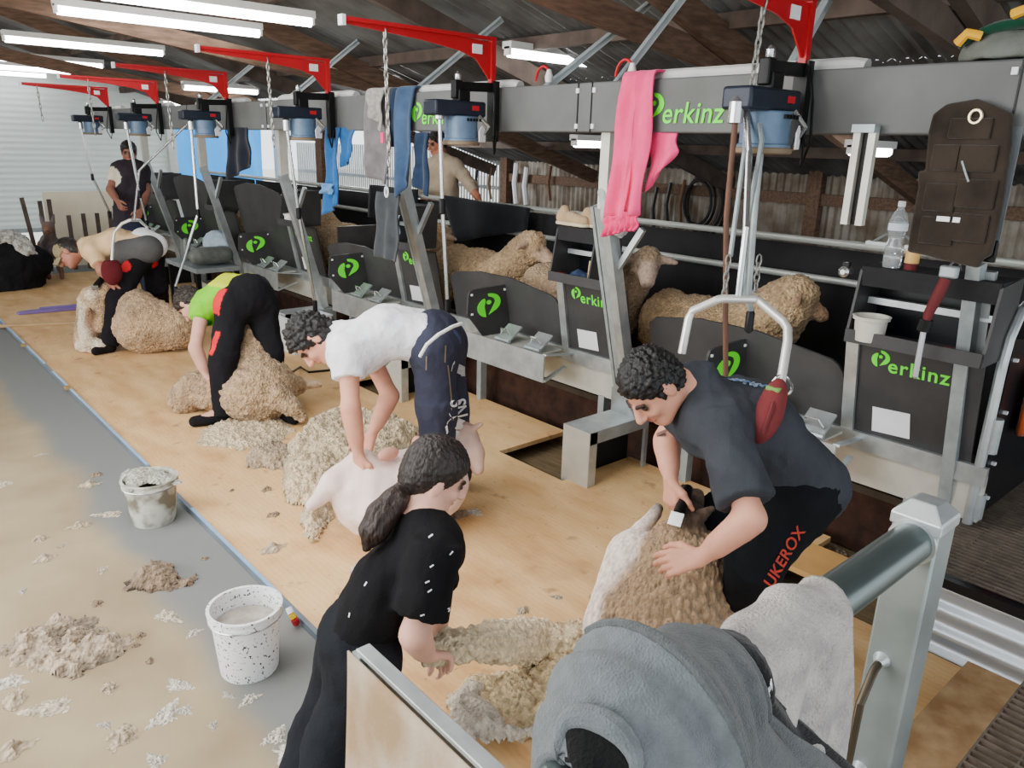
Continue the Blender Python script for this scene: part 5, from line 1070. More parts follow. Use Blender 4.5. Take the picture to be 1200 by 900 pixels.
MB().tube([(3.088, 1.09, 1.94), (3.086, 1.07, 1.90), (3.088, 1.055, 1.87)], .004, 6).build('buckle', galv_dull, t)
t = thing('grey_strap', (3.16, .94, 1.6), 'grey webbing strap with a black end hanging beside the black chaps', 'strap')
MB().box((3.16, .955, 1.86), (.006, .032, .40)).build('webbing', fabric('grey_webbing', (.45, .48, .50), .15), t, smooth=0); MB().box((3.16, .965, 1.63), (.02, .05, .08)).build('black_end', dark_metal, t, bevel=.005)
t = thing('galvanised_channel', (3.13, 1.47, 1.67), 'short pale galvanised channel hanging under the beam', 'bracket')
for dy in (-.03, .03): MB().box((3.13, 1.47 + dy, 1.86), (.03, .028, .36)).build('flange', galv_pale, t, smooth=0)
MB().box((3.145, 1.47, 1.86), (.006, .05, .36)).build('web', dark_metal, t, smooth=0); MB().box((3.12, 1.47, 2.05), (.05, .09, .03)).build('top_plate', galv_dull, t, smooth=0)
# things on top of the beam
B = Body(); B.ell((3.25, 1.06, 2.30), (.12, .16, .09)); B.ell((3.25, .92, 2.31), (.11, .14, .07)); B.cut((0, 0, 2.285), (0, 0, -1)); P, F = B.mesh(.012, .04); P = P + vnormals(P, F) * ((fbm(P * 18, 3) - .45) * .02)[:, None]
tag(np_mesh('grey_sack', P, F, cloth_m, np.tile((*lin((.42, .44, .42)), .9), (len(P), 1)), origin=(3.25, 1.0, 2.285)), 'crumpled grey sack on top of the beam at its near end', 'sack')
t = thing('green_jacket', (3.26, 1.0, 2.35), 'dark green jacket with yellow trim bundled on the grey sack', 'clothing')
mb = MB(); mb.grid(lambda u, v: (3.15 + .2 * v, 1.20 - .35 * u, 2.33 + .075 * math.sin(min(1, u * 1.4) * PI / 2) + .015 * math.sin(v * 8 + u * 6)), 20, 8); mb.build('cloth', fabric('bottle_green', (.05, .24, .17), .3), t, solid=.02)
MB().tube([(3.15, 1.20, 2.34), (3.14, 1.17, 2.37), (3.16, 1.13, 2.36)], .018, 8).build('yellow_cuff', M('yellow_trim', (.88, .66, .12), .8), t)
MB().tube([(3.15, 1.04, 2.42), (3.14, 1.00, 2.43), (3.15, .97, 2.42)], .018, 8).build('yellow_collar', M('yellow_trim', (.88, .66, .12), .8), t)
for i, (x, y, z) in enumerate(((3.27, 3.48, 2.30), (3.27, 2.86, 2.30))):
    t = thing('red_cable_loop', (x, y, z), ['small red cable loop with white tag on the beam beside the second red arm', 'small red cable loop with white tag on the beam beside the pink hoodie'][i], 'cable')
    MB().tube([(x, y + .06 * math.cos(a) + .0, z + .012 + .08 * math.sin(a)) for a in [PI * k / 12 for k in range(13)]], .008, 6).build('cable', red_m, t); MB().lathe([(.02, 0), (.024, .03), (.012, .07)], (x, y - .05, z + .003), 10).build('white_plug', white_plastic, t)
# ---- on the bails
t = thing('plastic_bottle', (3.62, 1.49, 1.466), 'clear ribbed plastic water bottle standing on the nearest tool tray', 'bottle')
clear = M('clear_plastic', (.92, .95, .97), .08, 0, .02, trans=.75, spec=.5)
MB().lathe([(.036, 0), (.040, .008), (.040, .055), (.036, .06), (.040, .066), (.040, .10), (.033, .125), (.033, .14), (.041, .165), (.041, .20), (.030, .235), (.014, .262), (.013, .275)], (3.62, 1.49, 1.466), 24).build('body', clear, t); MB().lathe([(.016, .270), (.016, .292), (.013, .295)], (3.62, 1.49, 1.466), 16).build('cap', white_plastic, t)
MB().lathe([(.0415, .166), (.0415, .198)], (3.62, 1.49, 1.466), 24, cap=False).build('label', M('pale_label', (.86, .89, .95), .5, 0, .1), t)
t = thing('yellow_tube', (3.62, 1.405, 1.466), 'small yellow squeeze tube with a dark red cap beside the bottle', 'tube')
MB().lathe([(.027, 0), (.027, .03)], (3.62, 1.405, 1.466), 16).build('red_cap', maroon, t); MB().lathe([(.030, .03), (.030, .08), (.018, .13), (.010, .15)], (3.62, 1.405, 1.466), 16).build('body', M('ochre_plastic', (.87, .70, .38), .4, 0, .1), t)
def pail(c, r0, r1, h, label, mat, name='plastic_pail', cat='bucket', handle=True, fill=None, speck=None):
    c = np.array(c, float); t = thing(name, c, label, cat)
    prof = [(0.001, 0), (r0, 0), (r0 + .002, .004), (r1 - .004, h * .86), (r1 + .006, h * .865), (r1 + .006, h * .90), (r1 + .001, h * .905), (r1 + .002, h * .97), (r1 + .009, h * .975), (r1 + .009, h), (r1 - .004, h), (r1 - .006, h * .9), (r0 - .004, .012), (0.001, .012)]
    MB().lathe(prof, c, 40, cap=False).build('body', mat, t)
    if fill: MB().lathe([(.001, h * fill[0]), (r0 + (r1 - r0) * fill[0] - .006, h * fill[0])], c, 30, cap=False).build('contents', fill[1], t)
    if handle: MB().tube([c + (r1 * 1.04 * math.cos(a), r1 * 1.04 * math.sin(a), h * .86 - .03 * math.sin(a) * 0) for a in [PI * (.95 + 1.1 * k / 16) for k in range(17)]], .004, 6).build('handle', steel, t)
    return t
def speckled(name, base, dirt, sc, lo, hi): return M(name, base, .5, 0, 0, sc, col2=dirt, lo=lo, hi=hi, detail=2)
pail(on(293, 781, 2, FZ), .107, .131, .278, 'white plastic bucket with black splashes beside the yellow and red marker', speckled('splashed_white', (.93, .94, .95), (.16, .16, .17), 85, .345, .375), 'plastic_bucket', fill=(.72, M('woolly_water', (.70, .67, .63), .8, 0, .3, 20)))
MB().box
pail(on(181, 609, 2, FZ), .107, .134, .25, 'grimy off-white bucket with a torn rim standing on the concrete', speckled('grimy_white', (.78, .79, .75), (.45, .43, .37), 12, .38, .6), 'plastic_bucket', fill=(.8, M('dirty_wool_fill', (.55, .52, .46), .9, 0, .5, 25)))
fleece([(142, 560), (148, 552), (175, 548), (205, 558), (208, 570), (180, 566), (150, 578)], .205, .03, 'rag of wool caught on the rim of the grimy bucket', col=(.78, .77, .72), seed=41, freq=40, edge=.03, name='wool_rag', cat='wool', res=.006)
B = Body(); qs = D(187, 562, pr_depth(on(181, 609, 2, FZ)) + .0); B.ell(qs, (.028, .028, .025)); P, F = B.mesh(.006, .02); tag(np_mesh('yellow_sponge', P, F, cloth_m, np.tile((*lin((.88, .66, .16)), .6), (len(P), 1)), origin=qs), 'yellow and red scrap on the rim of the grimy bucket', 'scrap')
pail((3.53, 1.50, 1.134), .062, .074, .115, 'small white plastic pail with a lip on the nearest tool tray', M('milky_pail', (.86, .85, .80), .45, 0, .15, 14), 'small_pail', handle=False)
pail((3.55, 7.46, 1.134), .05, .055, .10, 'tiny white pail on the far tool tray above the logo plates', white_plastic, 'small_pail', handle=False)
tag(MB().box((3.53, 1.36, 1.14), (.07, .12, .018)).build('wood_block', M('pale_wood', (.82, .70, .52), .8, 0, .2, 9), origin=(3.53, 1.36, 1.131), bevel=.003, smooth=0), 'small pale wood block beside the white pail', 'block')
tag(MB().box((3.56, 1.17, 1.148), (.05, .05, .03)).build('red_tool', red_m, origin=(3.56, 1.17, 1.134), bevel=.006), 'small red tool lying in the nearest tool tray', 'tool')
tag(MB().box((3.52, 1.10, 1.142), (.03, .03, .02)).build('white_box', white_m, origin=(3.52, 1.10, 1.132), bevel=.002), 'tiny white box in the nearest tool tray', 'box')
tag(MB().box((3.55, 3.55, 1.15), (.05, .07, .035)).build('red_tool', red_m, origin=(3.55, 3.55, 1.132), bevel=.008), 'red tool lying in the tray above the second bail', 'tool')
B = Body(); B.ell((3.60, 3.42, 1.155), (.05, .08, .035)); B.ell((3.58, 3.42, 1.16), (.04, .04, .04)); P, F = B.mesh(.008, .02); P = P + vnormals(P, F) * ((fbm(P * 40, 3) - .45) * .02)[:, None]
tag(np_mesh('blue_rag', P, F, cloth_m, np.tile((*lin((.22, .28, .40)), .9), (len(P), 1)), origin=(3.6, 3.38, 1.131)), 'crumpled blue rag lying in the tray above the second bail', 'rag')
tag(MB().box((3.60, 3.30, 1.20), (.03, .07, .13), [[1, 0, .1], [0, 1, 0], [-.1, 0, 1]]).build('wood_block', M('pale_wood', (.82, .70, .52), .8, 0, .2, 9), origin=(3.60, 3.30, 1.13), smooth=0), 'pale wood offcut standing in the tray above the second bail', 'block')
def shoe(x, y, z, a, label):
    t = thing('canvas_shoe', (x, y, z), label, 'shoe', 'shoes on the bail'); c, s = math.cos(a), math.sin(a); W = lambda p: np.array([x + c * p[0] - s * p[1], y + s * p[0] + c * p[1], z + p[2]])
    B = Body(); B.chain([W((0, -.10, .045)), W((0, 0, .045)), W((0, .12, .035))], [.042, .040, .036]); B.cone(W((0, -.09, .05)), W((0, -.08, .09)), .036, .034); B.cut(W((0, 0, .012)), (0, 0, -1)); P, F = B.mesh(.006, .02); np_mesh('upper', P, F, cloth_m, np.tile((*lin((.74, .63, .50)), .5), (len(P), 1)), t)
    B = Body(); B.chain([W((0, -.10, .012)), W((0, .0, .012)), W((0, .125, .012))], [.044, .042, .040]); B.cut(W((0, 0, .022)), (0, 0, 1)); B.cut(W((0, 0, .0)), (0, 0, -1)); P, F = B.mesh(.006, .02); np_mesh('sole', P, F, cloth_m, np.tile((*lin((.86, .80, .68)), .2), (len(P), 1)), t)
    for k in range(3): MB().bar(W((-.03, .0 + k * .03, .082 - k * .006)), W((.03, .0 + k * .03, .082 - k * .006)), .006, .004).build('lace', white_m, t, smooth=0)
shoe(3.62, 3.53, 1.468, PI - .1, 'tan canvas shoe on top of the second tool tray, further from the leaning post'); shoe(3.66, 3.34, 1.468, PI + .15, 'tan canvas shoe on top of the second tool tray, nearer the leaning post')
B = Body(); B.cone((3.24, 2.93, 1.72), (3.24, 2.86, 1.60), .035, .055); B.cone((3.25, 2.87, 1.62), (3.3, 2.84, 1.52), .05, .04); P, F = B.mesh(.008, .03); P = P + vnormals(P, F) * ((fbm(P * 30, 3) - .45) * .035)[:, None]
tag(np_mesh('white_rag', P, F, cloth_m, np.tile((*lin((.72, .73, .74)), .9), (len(P), 1)), origin=(3.24, 2.9, 1.55)), 'twisted pale rag tied round the bend of the post beside the pink hoodie', 'rag')
# handpiece hanging at the nearest bail
t = thing('spare_handpiece', (3.40, 1.22, 1.05), 'spare shearing handpiece with maroon grip hanging above the nearest lettering', 'handpiece')
MB().lathe([(.004, 0), (.012, .01), (.012, .22), (.010, .24)], (3.40, 1.222, 1.04), 12).build('drive_sleeve', M('pale_grey_sleeve', (.74, .74, .76), .4, .4), t)
MB().tube([(3.40, 1.222, 1.27), (3.40, 1.215, 1.33), (3.42, 1.20, 1.40), (3.44, 1.19, 1.47)], [.014, .020, .024, .022], 12).build('maroon_grip', maroon, t)
MB().tube([(3.40, 1.225, 1.25), (3.40, 1.218, 1.30)], .026, 10).build('joint_nut', dark_metal, t)
MB().box((3.45, 1.185, 1.50), (.035, .07, .05)).build('comb_head', galv_dull, t, bevel=.008); MB().tube([(3.45, 1.19, 1.52), (3.5, 1.18, 1.56), (3.56, 1.18, 1.50)], .006, 6).build('hanging_hook', steel, t)
t = thing('tap_fitting', (3.52, 1.66, 1.40), 'bright metal tap fitting on the corner of the nearest tool tray', 'fitting')
MB().lathe([(.012, -.03), (.026, -.02), (.026, .03), (.015, .04)], (3.54, 1.66, 1.43), 14, [[0, 0, 1], [0, 1, 0], [-1, 0, 0]]).build('body', steel, t); MB().box((3.53, 1.655, 1.465), (.02, .03, .02)).build('knob', dark_metal, t)
# maroon sling pads
B = Body(); c = D(903, 478, 2.60); B.ell(c, (.045, .055, .105), frame(cw(.1, 0, 1), cw(.35, 1, 0))); B.ell(c + CR @ np.array([-.012, -.05, .01]), (.04, .05, .08), frame(cw(.1, 0, 1), cw(.5, 1, 0))); P, F = B.mesh(.006, .02)
t = np_mesh('sling_pad', P, F, cloth_m, np.tile((*lin((.45, .20, .21)), .6), (len(P), 1)), origin=c); tag(t, 'maroon padded sling strap round the waist of the man in charcoal', 'pad')
MB().tube([D(912, 455, 2.58), D(904, 480, 2.54), D(894, 508, 2.56)], .008, 8).build('seam', maroon, t); MB().box(D(909, 455, 2.58), (.05, .05, .015)).build('green_tag', M('green_tag', (.45, .60, .30), .7), t, bevel=.004)
B = Body(); c = D(131, 318, 7.0); B.ell(c, (.09, .06, .13)); B.cut(c + (0, 0, .10), (0, 0, 1)); P, F = B.mesh(.01, .03); tag(np_mesh('sling_pad', P, F, cloth_m, np.tile((*lin((.36, .13, .15)), .6), (len(P), 1)), origin=c), 'maroon sling pad against the ribs of the tan shirted shearer', 'pad')
B = Body(); c = D(161, 292, 7.9); B.ell(c, (.12, .1, .14)); P, F = B.mesh(.012, .03); tag(np_mesh('sling_pad', P, F, cloth_m, np.tile((*lin((.46, .20, .20)), .6), (len(P), 1)), origin=c), 'maroon sling pad hanging unused behind the tan shirted shearer', 'pad')
# hand pieces in use
t = thing('shearing_handpiece', D(790, 602, 2.83), 'black shearing handpiece in the hand of the man in charcoal', 'handpiece')
MB().tube([D(806, 572, 2.93), D(801, 588, 2.87), D(795, 603, 2.82)], [.020, .024, .022], 12).build('grip', dark_metal, t); MB().bar(D(795, 602, 2.82), D(790, 617, 2.80), .05, .024).build('comb_head', steel, t); MB().tube([D(800, 570, 2.96), D(812, 578, 3.0), D(818, 582, 3.02)], .010, 8).build('drive_joint', dark_metal, t)
t = thing('shearing_handpiece', D(112, 332, 7.1), 'handpiece in the hand of the tan shirted shearer', 'handpiece')
MB().tube([D(124, 322, 7.2), D(117, 330, 7.12), D(112, 336, 7.08)], .03, 10).build('grip', dark_metal, t); MB().box(D(111, 337, 7.05), (.05, .05, .04)).build('comb_head', steel, t)
# ---- along the board
t = thing('plastic_tub', (3.3, 6.8, 0), 'milky translucent plastic tub standing behind the green vest shearer', 'tub')
mb = MB(); b0 = [(3.12, 6.62), (3.5, 6.62), (3.5, 6.92), (3.12, 6.92)]
milky = M('milky_tub', (.86, .88, .90), .3, 0, .06, trans=.25)
for (a, b) in zip(b0, b0[1:] + b0[:1]): mb.bar((*a, .2), (*b, .2), .4, .008) if 0 else mb.add([(*a, .0), (*b, .0), (b[0] + (b[0] - 3.31) * .08, b[1] + (b[1] - 6.77) * .08, .34), (a[0] + (a[0] - 3.31) * .08, a[1] + (a[1] - 6.77) * .08, .34)], [(0, 1, 2, 3)])
mb.add([(*q, .004) for q in b0], [(0, 1, 2, 3)]); mb.build('walls', milky, t, smooth=0, solid=.008); MB().tube([(q[0] + (q[0] - 3.31) * .1, q[1] + (q[1] - 6.77) * .1, .34) for q in b0], .012, 6, True).build('rim', milky, t)
t = thing('purple_broom', (1.75, 9.95, 0), 'purple plastic paddle lying flat on the board far along', 'paddle')
mb = MB(); mb.prism([(-.36, -.03), (-.34, -.06), (.30, -.075), (.36, -.06), (.36, .055), (.28, .075), (-.20, .06), (-.34, .01)], .03, (1.78, 9.95, .017), nrm((1, -.08, 0)), nrm((.08, 1, 0))); mb.build('blade', M('purple_plastic', (.46, .37, .62), .5, 0, .15), t, bevel=.006)
mb = MB(); mb.prism([(-.2, -.01), (.2, -.02), (.2, .02), (-.2, .015)], .02, (1.85, 9.97, .042), nrm((1, -.08, 0)), nrm((.08, 1, 0))); mb.build('ridge', M('purple_plastic', (.46, .37, .62), .5, 0, .15), t)
tag(MB().tube([(1.0, 9.45, .012), (1.4, 9.28, .012), (2.0, 9.05, .012)], .022, 8).build('wooden_pole', M('pale_pole', (.66, .55, .40), .7, 0, .2), origin=(1.4, 9.3, 0)), 'pale wooden pole lying on the board beside the purple paddle', 'pole')
tag(MB().tube([D(341, 437, 5.75)] + [on(x, y, 2, .012) for x, y in ((352, 430), (362, 436), (385, 434), (392, 428), (410, 425))], .010, 6).build('electric_lead', dark_metal, origin=on(365, 432, 2, 0)), 'thin dark cord on the board behind the white shirted shearer', 'cord')
t = thing('edge_marker', on(343, 725, 2, FZ), 'small white, yellow and red marker leaning at the board edge', 'marker')
q = [on(338, 712, 2, .07), on(341, 719, 2, .05), on(344, 724, 2, .03), on(347, 730, 2, FZ + .016)]
MB().tube(q[:2], .014, 10).build('white_end', white_m, t); MB().tube(q[1:3], .014, 10).build('yellow_band', M('marker_yellow', (.93, .80, .12), .5), t); MB().tube(q[2:], .016, 10).build('red_end', red_m, t)
for i, (y0, y1) in enumerate(((4.75, 7.3), (7.6, 10.0), (2.9, 4.0))): struct('trim', MB().box((1.232, (y0 + y1) / 2, .004), (.018, y1 - y0, .008)), M('edge_blue', (.62, .76, .90), .35, .4, .1), smooth=0)
for i, (x, y) in enumerate(((79, 456), (28, 406))): tag(MB().box(on(x, y, 2, 0) + (0, 0, .012), (.04, .06, .024)).build('edge_clip', M('ochre_clip', (.62, .50, .32), .7), origin=on(x, y, 2, 0), bevel=.004), ['brown clip on the board edge above the grimy bucket', 'small reddish clip on the board edge far along'][i], 'clip')
tag(MB().box(on(930, 648, 2, .0) - (0, 0, .0), (.30, .5, .03)).build('plywood_offcut', M('ply_offcut', (.80, .62, .38), .7, 0, .15, 6), origin=on(930, 648, 2, 0), smooth=0), 'plain plywood offcut beside the trousers of the man in charcoal', 'board')
# grinder bench, wool pack, fence, dog
t = thing('grinder_bench', (3.25, 9.2, 0), 'grey workbench crowded with a grinder and bottles behind the tan shirted shearer', 'bench')
MB().box((3.25, 9.2, .52), (.5, 1.0, .05)).build('bench_top', galv_dull, t, smooth=0)
for x, y in ((3.03, 8.75), (3.03, 9.65), (3.47, 8.75), (3.47, 9.65)): MB().box((x, y, .25), (.05, .05, .5)).build('leg', dark_metal, t, smooth=0)
gm = M('grinder_grey', (.50, .52, .50), .5, .3, .3, 14)
B = Body(); B.cone((3.1, 8.9, .66), (3.4, 8.9, .66), .10, .10); B.ell((3.25, 9.15, .62), (.12, .12, .09)); B.cone((3.15, 9.4, .6), (3.15, 9.4, .78), .05, .035); B.ell((3.3, 9.5, .6), (.1, .1, .07)); P, F = B.mesh(.014, .03)
tag(np_mesh('bench_grinder', P, F, gm, None, origin=(3.25, 9.15, .55)), 'dull grey bench grinder on the workbench', 'grinder')
tag(MB().box((3.1, 8.3, .12), (.22, .26, .22)).build('pale_crate', M('pale_green_crate', (.66, .78, .72), .5, 0, .15), origin=(3.1, 8.3, .01), bevel=.008), 'pale green crate on the board behind the green vest shearer', 'crate')
B = Body(); B.ell((3.45, 9.2, .74), (.14, .3, .16)); P, F = B.mesh(.014, .03); P = P + vnormals(P, F) * ((fbm(P * 15, 3) - .45) * .06)[:, None]
tag(np_mesh('pale_blue_bag', P, F, cloth_m, np.tile((*lin((.70, .78, .84)), .9), (len(P), 1)), origin=(3.45, 9.2, .6)), 'crumpled pale blue bag behind the workbench', 'bag')
B = Body(); wp = np.array([1.62, 12.0, 0]); B.flat(wp + (0, 0, .02), wp + (0, 0, .62), .50, .36); B.ell(wp + (.1, -.1, .3), (.5, .4, .3)); B.cut((0, 0, .0), (0, 0, -1)); P, F = B.mesh(.02, .08); P = P + vnormals(P, F) * ((fbm(P * 9, 3) - .45) * .08)[:, None]; P[:, 2] = np.maximum(P[:, 2], 0)
tag(np_mesh('wool_pack', P, F, cloth_m, np.tile((*lin((.10, .10, .11)), .6), (len(P), 1)), origin=wp), 'black sack slumped at the far end of the board', 'sack')
B = Body(); B.ell(wp + (-.1, -.1, .62), (.42, .3, .12)); B.ell(wp + (.22, -.28, .42), (.16, .16, .22)); P, F = B.mesh(.016, .05); C = np.tile((*lin((.84, .83, .80)), 1.), (len(P), 1)); w = worley(P * 14, 3); P = P + vnormals(P, F) * ((.5 - w) * .08)[:, None]
tag(np_mesh('white_wool', P, F, wool_m, C, origin=wp + (0, 0, .6)), 'white wool heaped over the black sack at the far end', 'wool')
t = thing('paling_fence', (2.9, 13.2, -.2), 'dark brown wooden palings in front of a pale sheet near the roller door', 'fence')
for i, (x, z1, dx) in enumerate(((2.30, 1.05, -.12), (2.42, 1.0, -.02), (2.52, 1.02, 0), (2.75, .78, 0), (2.95, .80, 0), (3.14, .80, 0), (3.32, .82, 0), (3.40, .90, 0), (3.6, .82, 0))): MB().bar((x, 13.2, -.2), (x + dx, 13.2, z1), .055, .03, (0, 1, 0)).build('paling', timber_d, t, smooth=0)
MB().box((2.95, 13.24, .35), (1.3, .03, .06)).build('rail', timber_d, t, smooth=0)
tag(MB().box((3.1, 13.6, .45), (1.15, .03, 1.3)).build('cream_sheet', M('cream_sheet', (.88, .84, .74), .8, 0, .06), origin=(3.1, 13.6, -.2), smooth=0), 'cream board standing behind the dark palings', 'board')
tag(MB().lathe([(.11, 0), (.13, .3), (.13, .32), (.0, .32)], (2.98, 12.55, .0), 16).build('blue_bin', M('bright_blue_plastic', (.10, .62, .90), .4), origin=(2.98, 12.55, 0)), 'small bright blue bin between the dog and the palings', 'bin')
# the dog, facing the camera
B = Body(); g0 = on(66, 327, 2, 0); fw = nrm((-.35, -1, 0)); rt = nrm(np.cross(fw, (0, 0, 1))); W = lambda a, b, c: g0 + rt * a + fw * b + vec(0, 0, c)
B.cone(W(0, -.05, .46), W(.10, -.50, .47), .125, .11); B.cone(W(0, 0, .46), W(0, .06, .40), .13, .10, 0); B.cone(W(0, 0, .52), W(-.02, .13, .68), .085, .07); B.ell(W(-.02, .16, .74), (.075, .085, .07)); B.cone(W(-.02, .20, .72), W(-.03, .32, .68), .048, .032, 1); B.ell(W(-.03, .345, .69), (.018, .015, .014), None, 3)
for q in (-1, 1):
    B.cone(W(-.02 + q * .055, .13, .79), W(-.02 + q * .085, .12, .90), .034, .010, 0, .01); B.chain([W(q * .075, .02, .42), W(q * .08, .03, .22), W(q * .08, .03, .05)], [.055, .034, .026], 0, .02); B.cone(W(q * .08, .03, .25), W(q * .08, .045, .03), .027, .030, 1, .01)
    B.chain([W(.10 + q * .075, -.48, .42), W(.10 + q * .08, -.42, .26), W(.10 + q * .08, -.54, .17), W(.10 + q * .08, -.52, .03)], [.075, .045, .028, .028], 1, .02)
B.chain([W(.10, -.58, .48), W(.13, -.72, .36)], [.03, .02]); P, F = B.mesh(.012, .03); tag(np_mesh('dog', P, F, skin_m, B.colours(P, {0: (.38, .34, .34, .6), 1: (.52, .34, .24, .5), 3: (.06, .05, .05, 0)}, .02), origin=g0), 'brown and grey prick-eared dog standing on the far end of the board', 'dog')
# ---- things on the rear wall
coil = thing('hose_coil', (7.40, 5.12, 1.2), 'dark coil of hose and rope hanging on the old iron wall', 'hose')
for k in range(5):
    MB().tube([(7.36 - .015 * k, 5.12 + (.26 - .02 * k) * math.cos(a) + .02 * k, 1.40 + (.36 - .03 * k) * math.sin(a)) for a in [2 * PI * i / 20 for i in range(20)]], .018, 6, True).build('loop', [dark_metal, rubber, timber_d][k % 3], coil)
hm = [M('dull_brown_rope', (.45, .34, .26), .9), dark_metal, white_m, red_m, galv_dull]
R_ = np.random.default_rng(11)
for i, (x, y, h, k, nm, lab) in enumerate(((605, 215, .55, 2, 'white_pipe', 'white and pink pipe leaning on the iron wall, further of two'), (617, 218, .5, 2, 'white_pipe', 'white pipe with a red end leaning on the iron wall, nearer of two'), (768, 245, .5, 1, 'wire_hank', 'dark wire hanging on the wall just beside the pink hoodie'), (784, 240, .5, 1, 'wire_hank', 'dark wire hanging on the wall between pink hoodie and hose coil'), (800, 240, .55, 0, 'rope_hank', 'brown rope hanging on the wall beside the hose coil'), (575, 215, .45, 0, 'rope_hank', 'brown rope hanging on the wall near the man in khaki'), (560, 210, .4, 1, 'wire_hank', 'dark wire hanging on the wall beside the man in khaki'), (645, 215, .45, 0, 'rope_hank', 'brown rope hanging on the wall near the second leaning post'), (880, 255, .35, 3, 'red_tool', 'reddish tool hanging on the wall behind the drive tubes'))):
    p = on(x, y, 0, 7.36); mb = MB(); mb.tube([p + (0, .0, h / 2), p + (-.01, .03, 0), p + (0, -.01, -h / 2)], .035 if k == 2 else .02, 6)
    tag(mb.build(nm, hm[k], origin=p), lab, 'rope' if k < 2 else 'pipe' if k == 2 else 'tool')
fleece([(560, 232), (600, 226), (650, 232), (690, 240), (690, 247), (640, 244), (580, 240)], 1.02, .15, 'brown clutter of rope heaped along the foot of the iron wall', col=(.42, .33, .25), seed=51, res=.03, freq=9, name='rope_heap', cat='rope') if 0 else None
# black jacket thrown over the pen rail
mb = MB(); mb.grid(lambda u, v: (4.58 - .03 * v + .03 * math.sin(u * 9), 6.25 - 1.25 * u - .25 * v * (1 - u), 1.47 - .42 * v * (1 - .55 * u) - .03 * u), 26, 12)
tag(mb.build('black_oilskin', fabric('oilskin', (.13, .14, .16), .3), origin=(4.6, 5.6, 1.1), solid=.02), 'black oilskin thrown over the pen rail beyond the second motor', 'clothing')
mb = MB(); mb.grid(lambda u, v: (4.58 - .03 * v + .03 * math.sin(u * 7), 7.6 - .9 * u, 1.50 - .35 * v), 22, 10)
tag(mb.build('black_oilskin', fabric('oilskin', (.13, .14, .16), .3), origin=(4.6, 7.2, 1.1), solid=.02), 'black cloth hung on the pen rail behind the blue towel', 'clothing')
# orange cloth at the right edge
mb = MB(); mb.grid(lambda u, v: (4.02 + .25 * u, .955 - .02 * math.sin(u * 9), .98 - .30 * v - .0 * u + .12 * (u - .3) * v * -1 + .1 * u), 14, 10); tag(mb.build('orange_cloth', fabric('rust_orange', (.72, .31, .14), .3), origin=(4.1, .95, .7), solid=.02), 'rust orange cloth hanging over the black gate', 'clothing')
# ================================================================ FOREGROUND
t = thing('handrail_post', (1.205, .38, .3), 'square galvanised post with a capped top and bent rod handle, nearest the camera', 'post')
MB().box((1.205, .38, .85), (.07, .07, 1.12)).build('post_box', M('post_zinc', (.58, .62, .62), .4, .6, .3, 6), t, bevel=.004)
mb = MB(); h = .038; mb.add([(1.205 + sx * h, .38 + sy * h, 1.405) for sx, sy in ((-1, -1), (1, -1), (1, 1), (-1, 1))] + [(1.205 + sx * h, .38 + sy * h, 1.425) for sx, sy in ((-1, -1), (1, -1), (1, 1), (-1, 1))] + [(1.205 + sx * .018, .38 + sy * .018, 1.447) for sx, sy in ((-1, -1), (1, -1), (1, 1), (-1, 1))], [(0, 1, 5, 4), (1, 2, 6, 5), (2, 3, 7, 6), (3, 0, 4, 7), (4, 5, 9, 8), (5, 6, 10, 9), (6, 7, 11, 10), (7, 4, 8, 11), (8, 9, 10, 11), (3, 2, 1, 0)]); mb.build('post_cap', galv, t, smooth=0, bevel=.003)
MB().tube([(1.17, .39, 1.165), (1.14, .388, 1.16), (1.10, .385, 1.12), (1.095, .385, .95), (1.12, .385, .93), (1.17, .39, .945)], .007, 10).build('rod_handle', M('tarnished_rod', (.34, .31, .26), .35, .7, .3), t)
for z in (1.165, .945): MB().lathe([(.014, -.002), (.011, .004), (.007, .012)], (1.168, .39, z), 12, [[0, 0, -1], [0, 1, 0], [1, 0, 0]]).build('weld', galv, t)
t = thing('handrail_pipe', (.5, .38, 1.385), 'thick dull galvanised handrail pipe running from the capped post', 'rail')
MB().tube([(1.175, .38, 1.385), (.15, .38, 1.385)], .031, 24).build('pipe', M('rail_pipe', (.42, .47, .47), .3, .7, .25, 8, stretch=(.6, 4, 4)), t)
MB().tube([(1.172, .38, 1.385), (1.165, .38, 1.385)], .036, 24).build('weld_collar', galv, t)
def drape(xl, xr, r, near, far, amp=.012, n=3, ph=0, nu=40, nv=44, yc=.38, zc=1.385, skew=0., flare=0., name_=None):
    """cloth over the handrail: r(u) how far it stands off the pipe's axis, near/far(u) the drops on each side"""
    g = lambda p, u: p if not hasattr(p, '__len__') else float(np.interp(u, np.linspace(0, 1, len(p)), p)); mb = MB()
    def fn(u, v):
        R = g(r, u); nd = g(near, u); fd = g(far, u); arc = PI * R; T = fd + arc + nd; s = v * T; x = xl + (xr - xl) * u
        if s < fd: y, z, d = yc + R, zc - (fd - s), (fd - s)
        elif s < fd + arc: a = (s - fd) / R; y, z, d = yc + R * math.cos(a), zc + R * math.sin(a), 0
        else: d = s - fd - arc; y, z = yc - R - d * .10, zc - d
        w = amp * min(1, .2 + d * 3) * math.sin(u * n * 2 * PI + ph + d * 2) + .005 * math.sin(u * 17 + v * 13 + ph); x += skew * d * (.25 + .75 * u) + flare * d * (u - .5)
        return (x, y - w, z + .004 * math.sin(u * 11 + ph))
    mb.grid(fn, nu, nv); return mb
twl = fabric('white_terry', (.80, .78, .76), .22, scale=25, bump=.9, bs=260, col2=(.66, .64, .64))
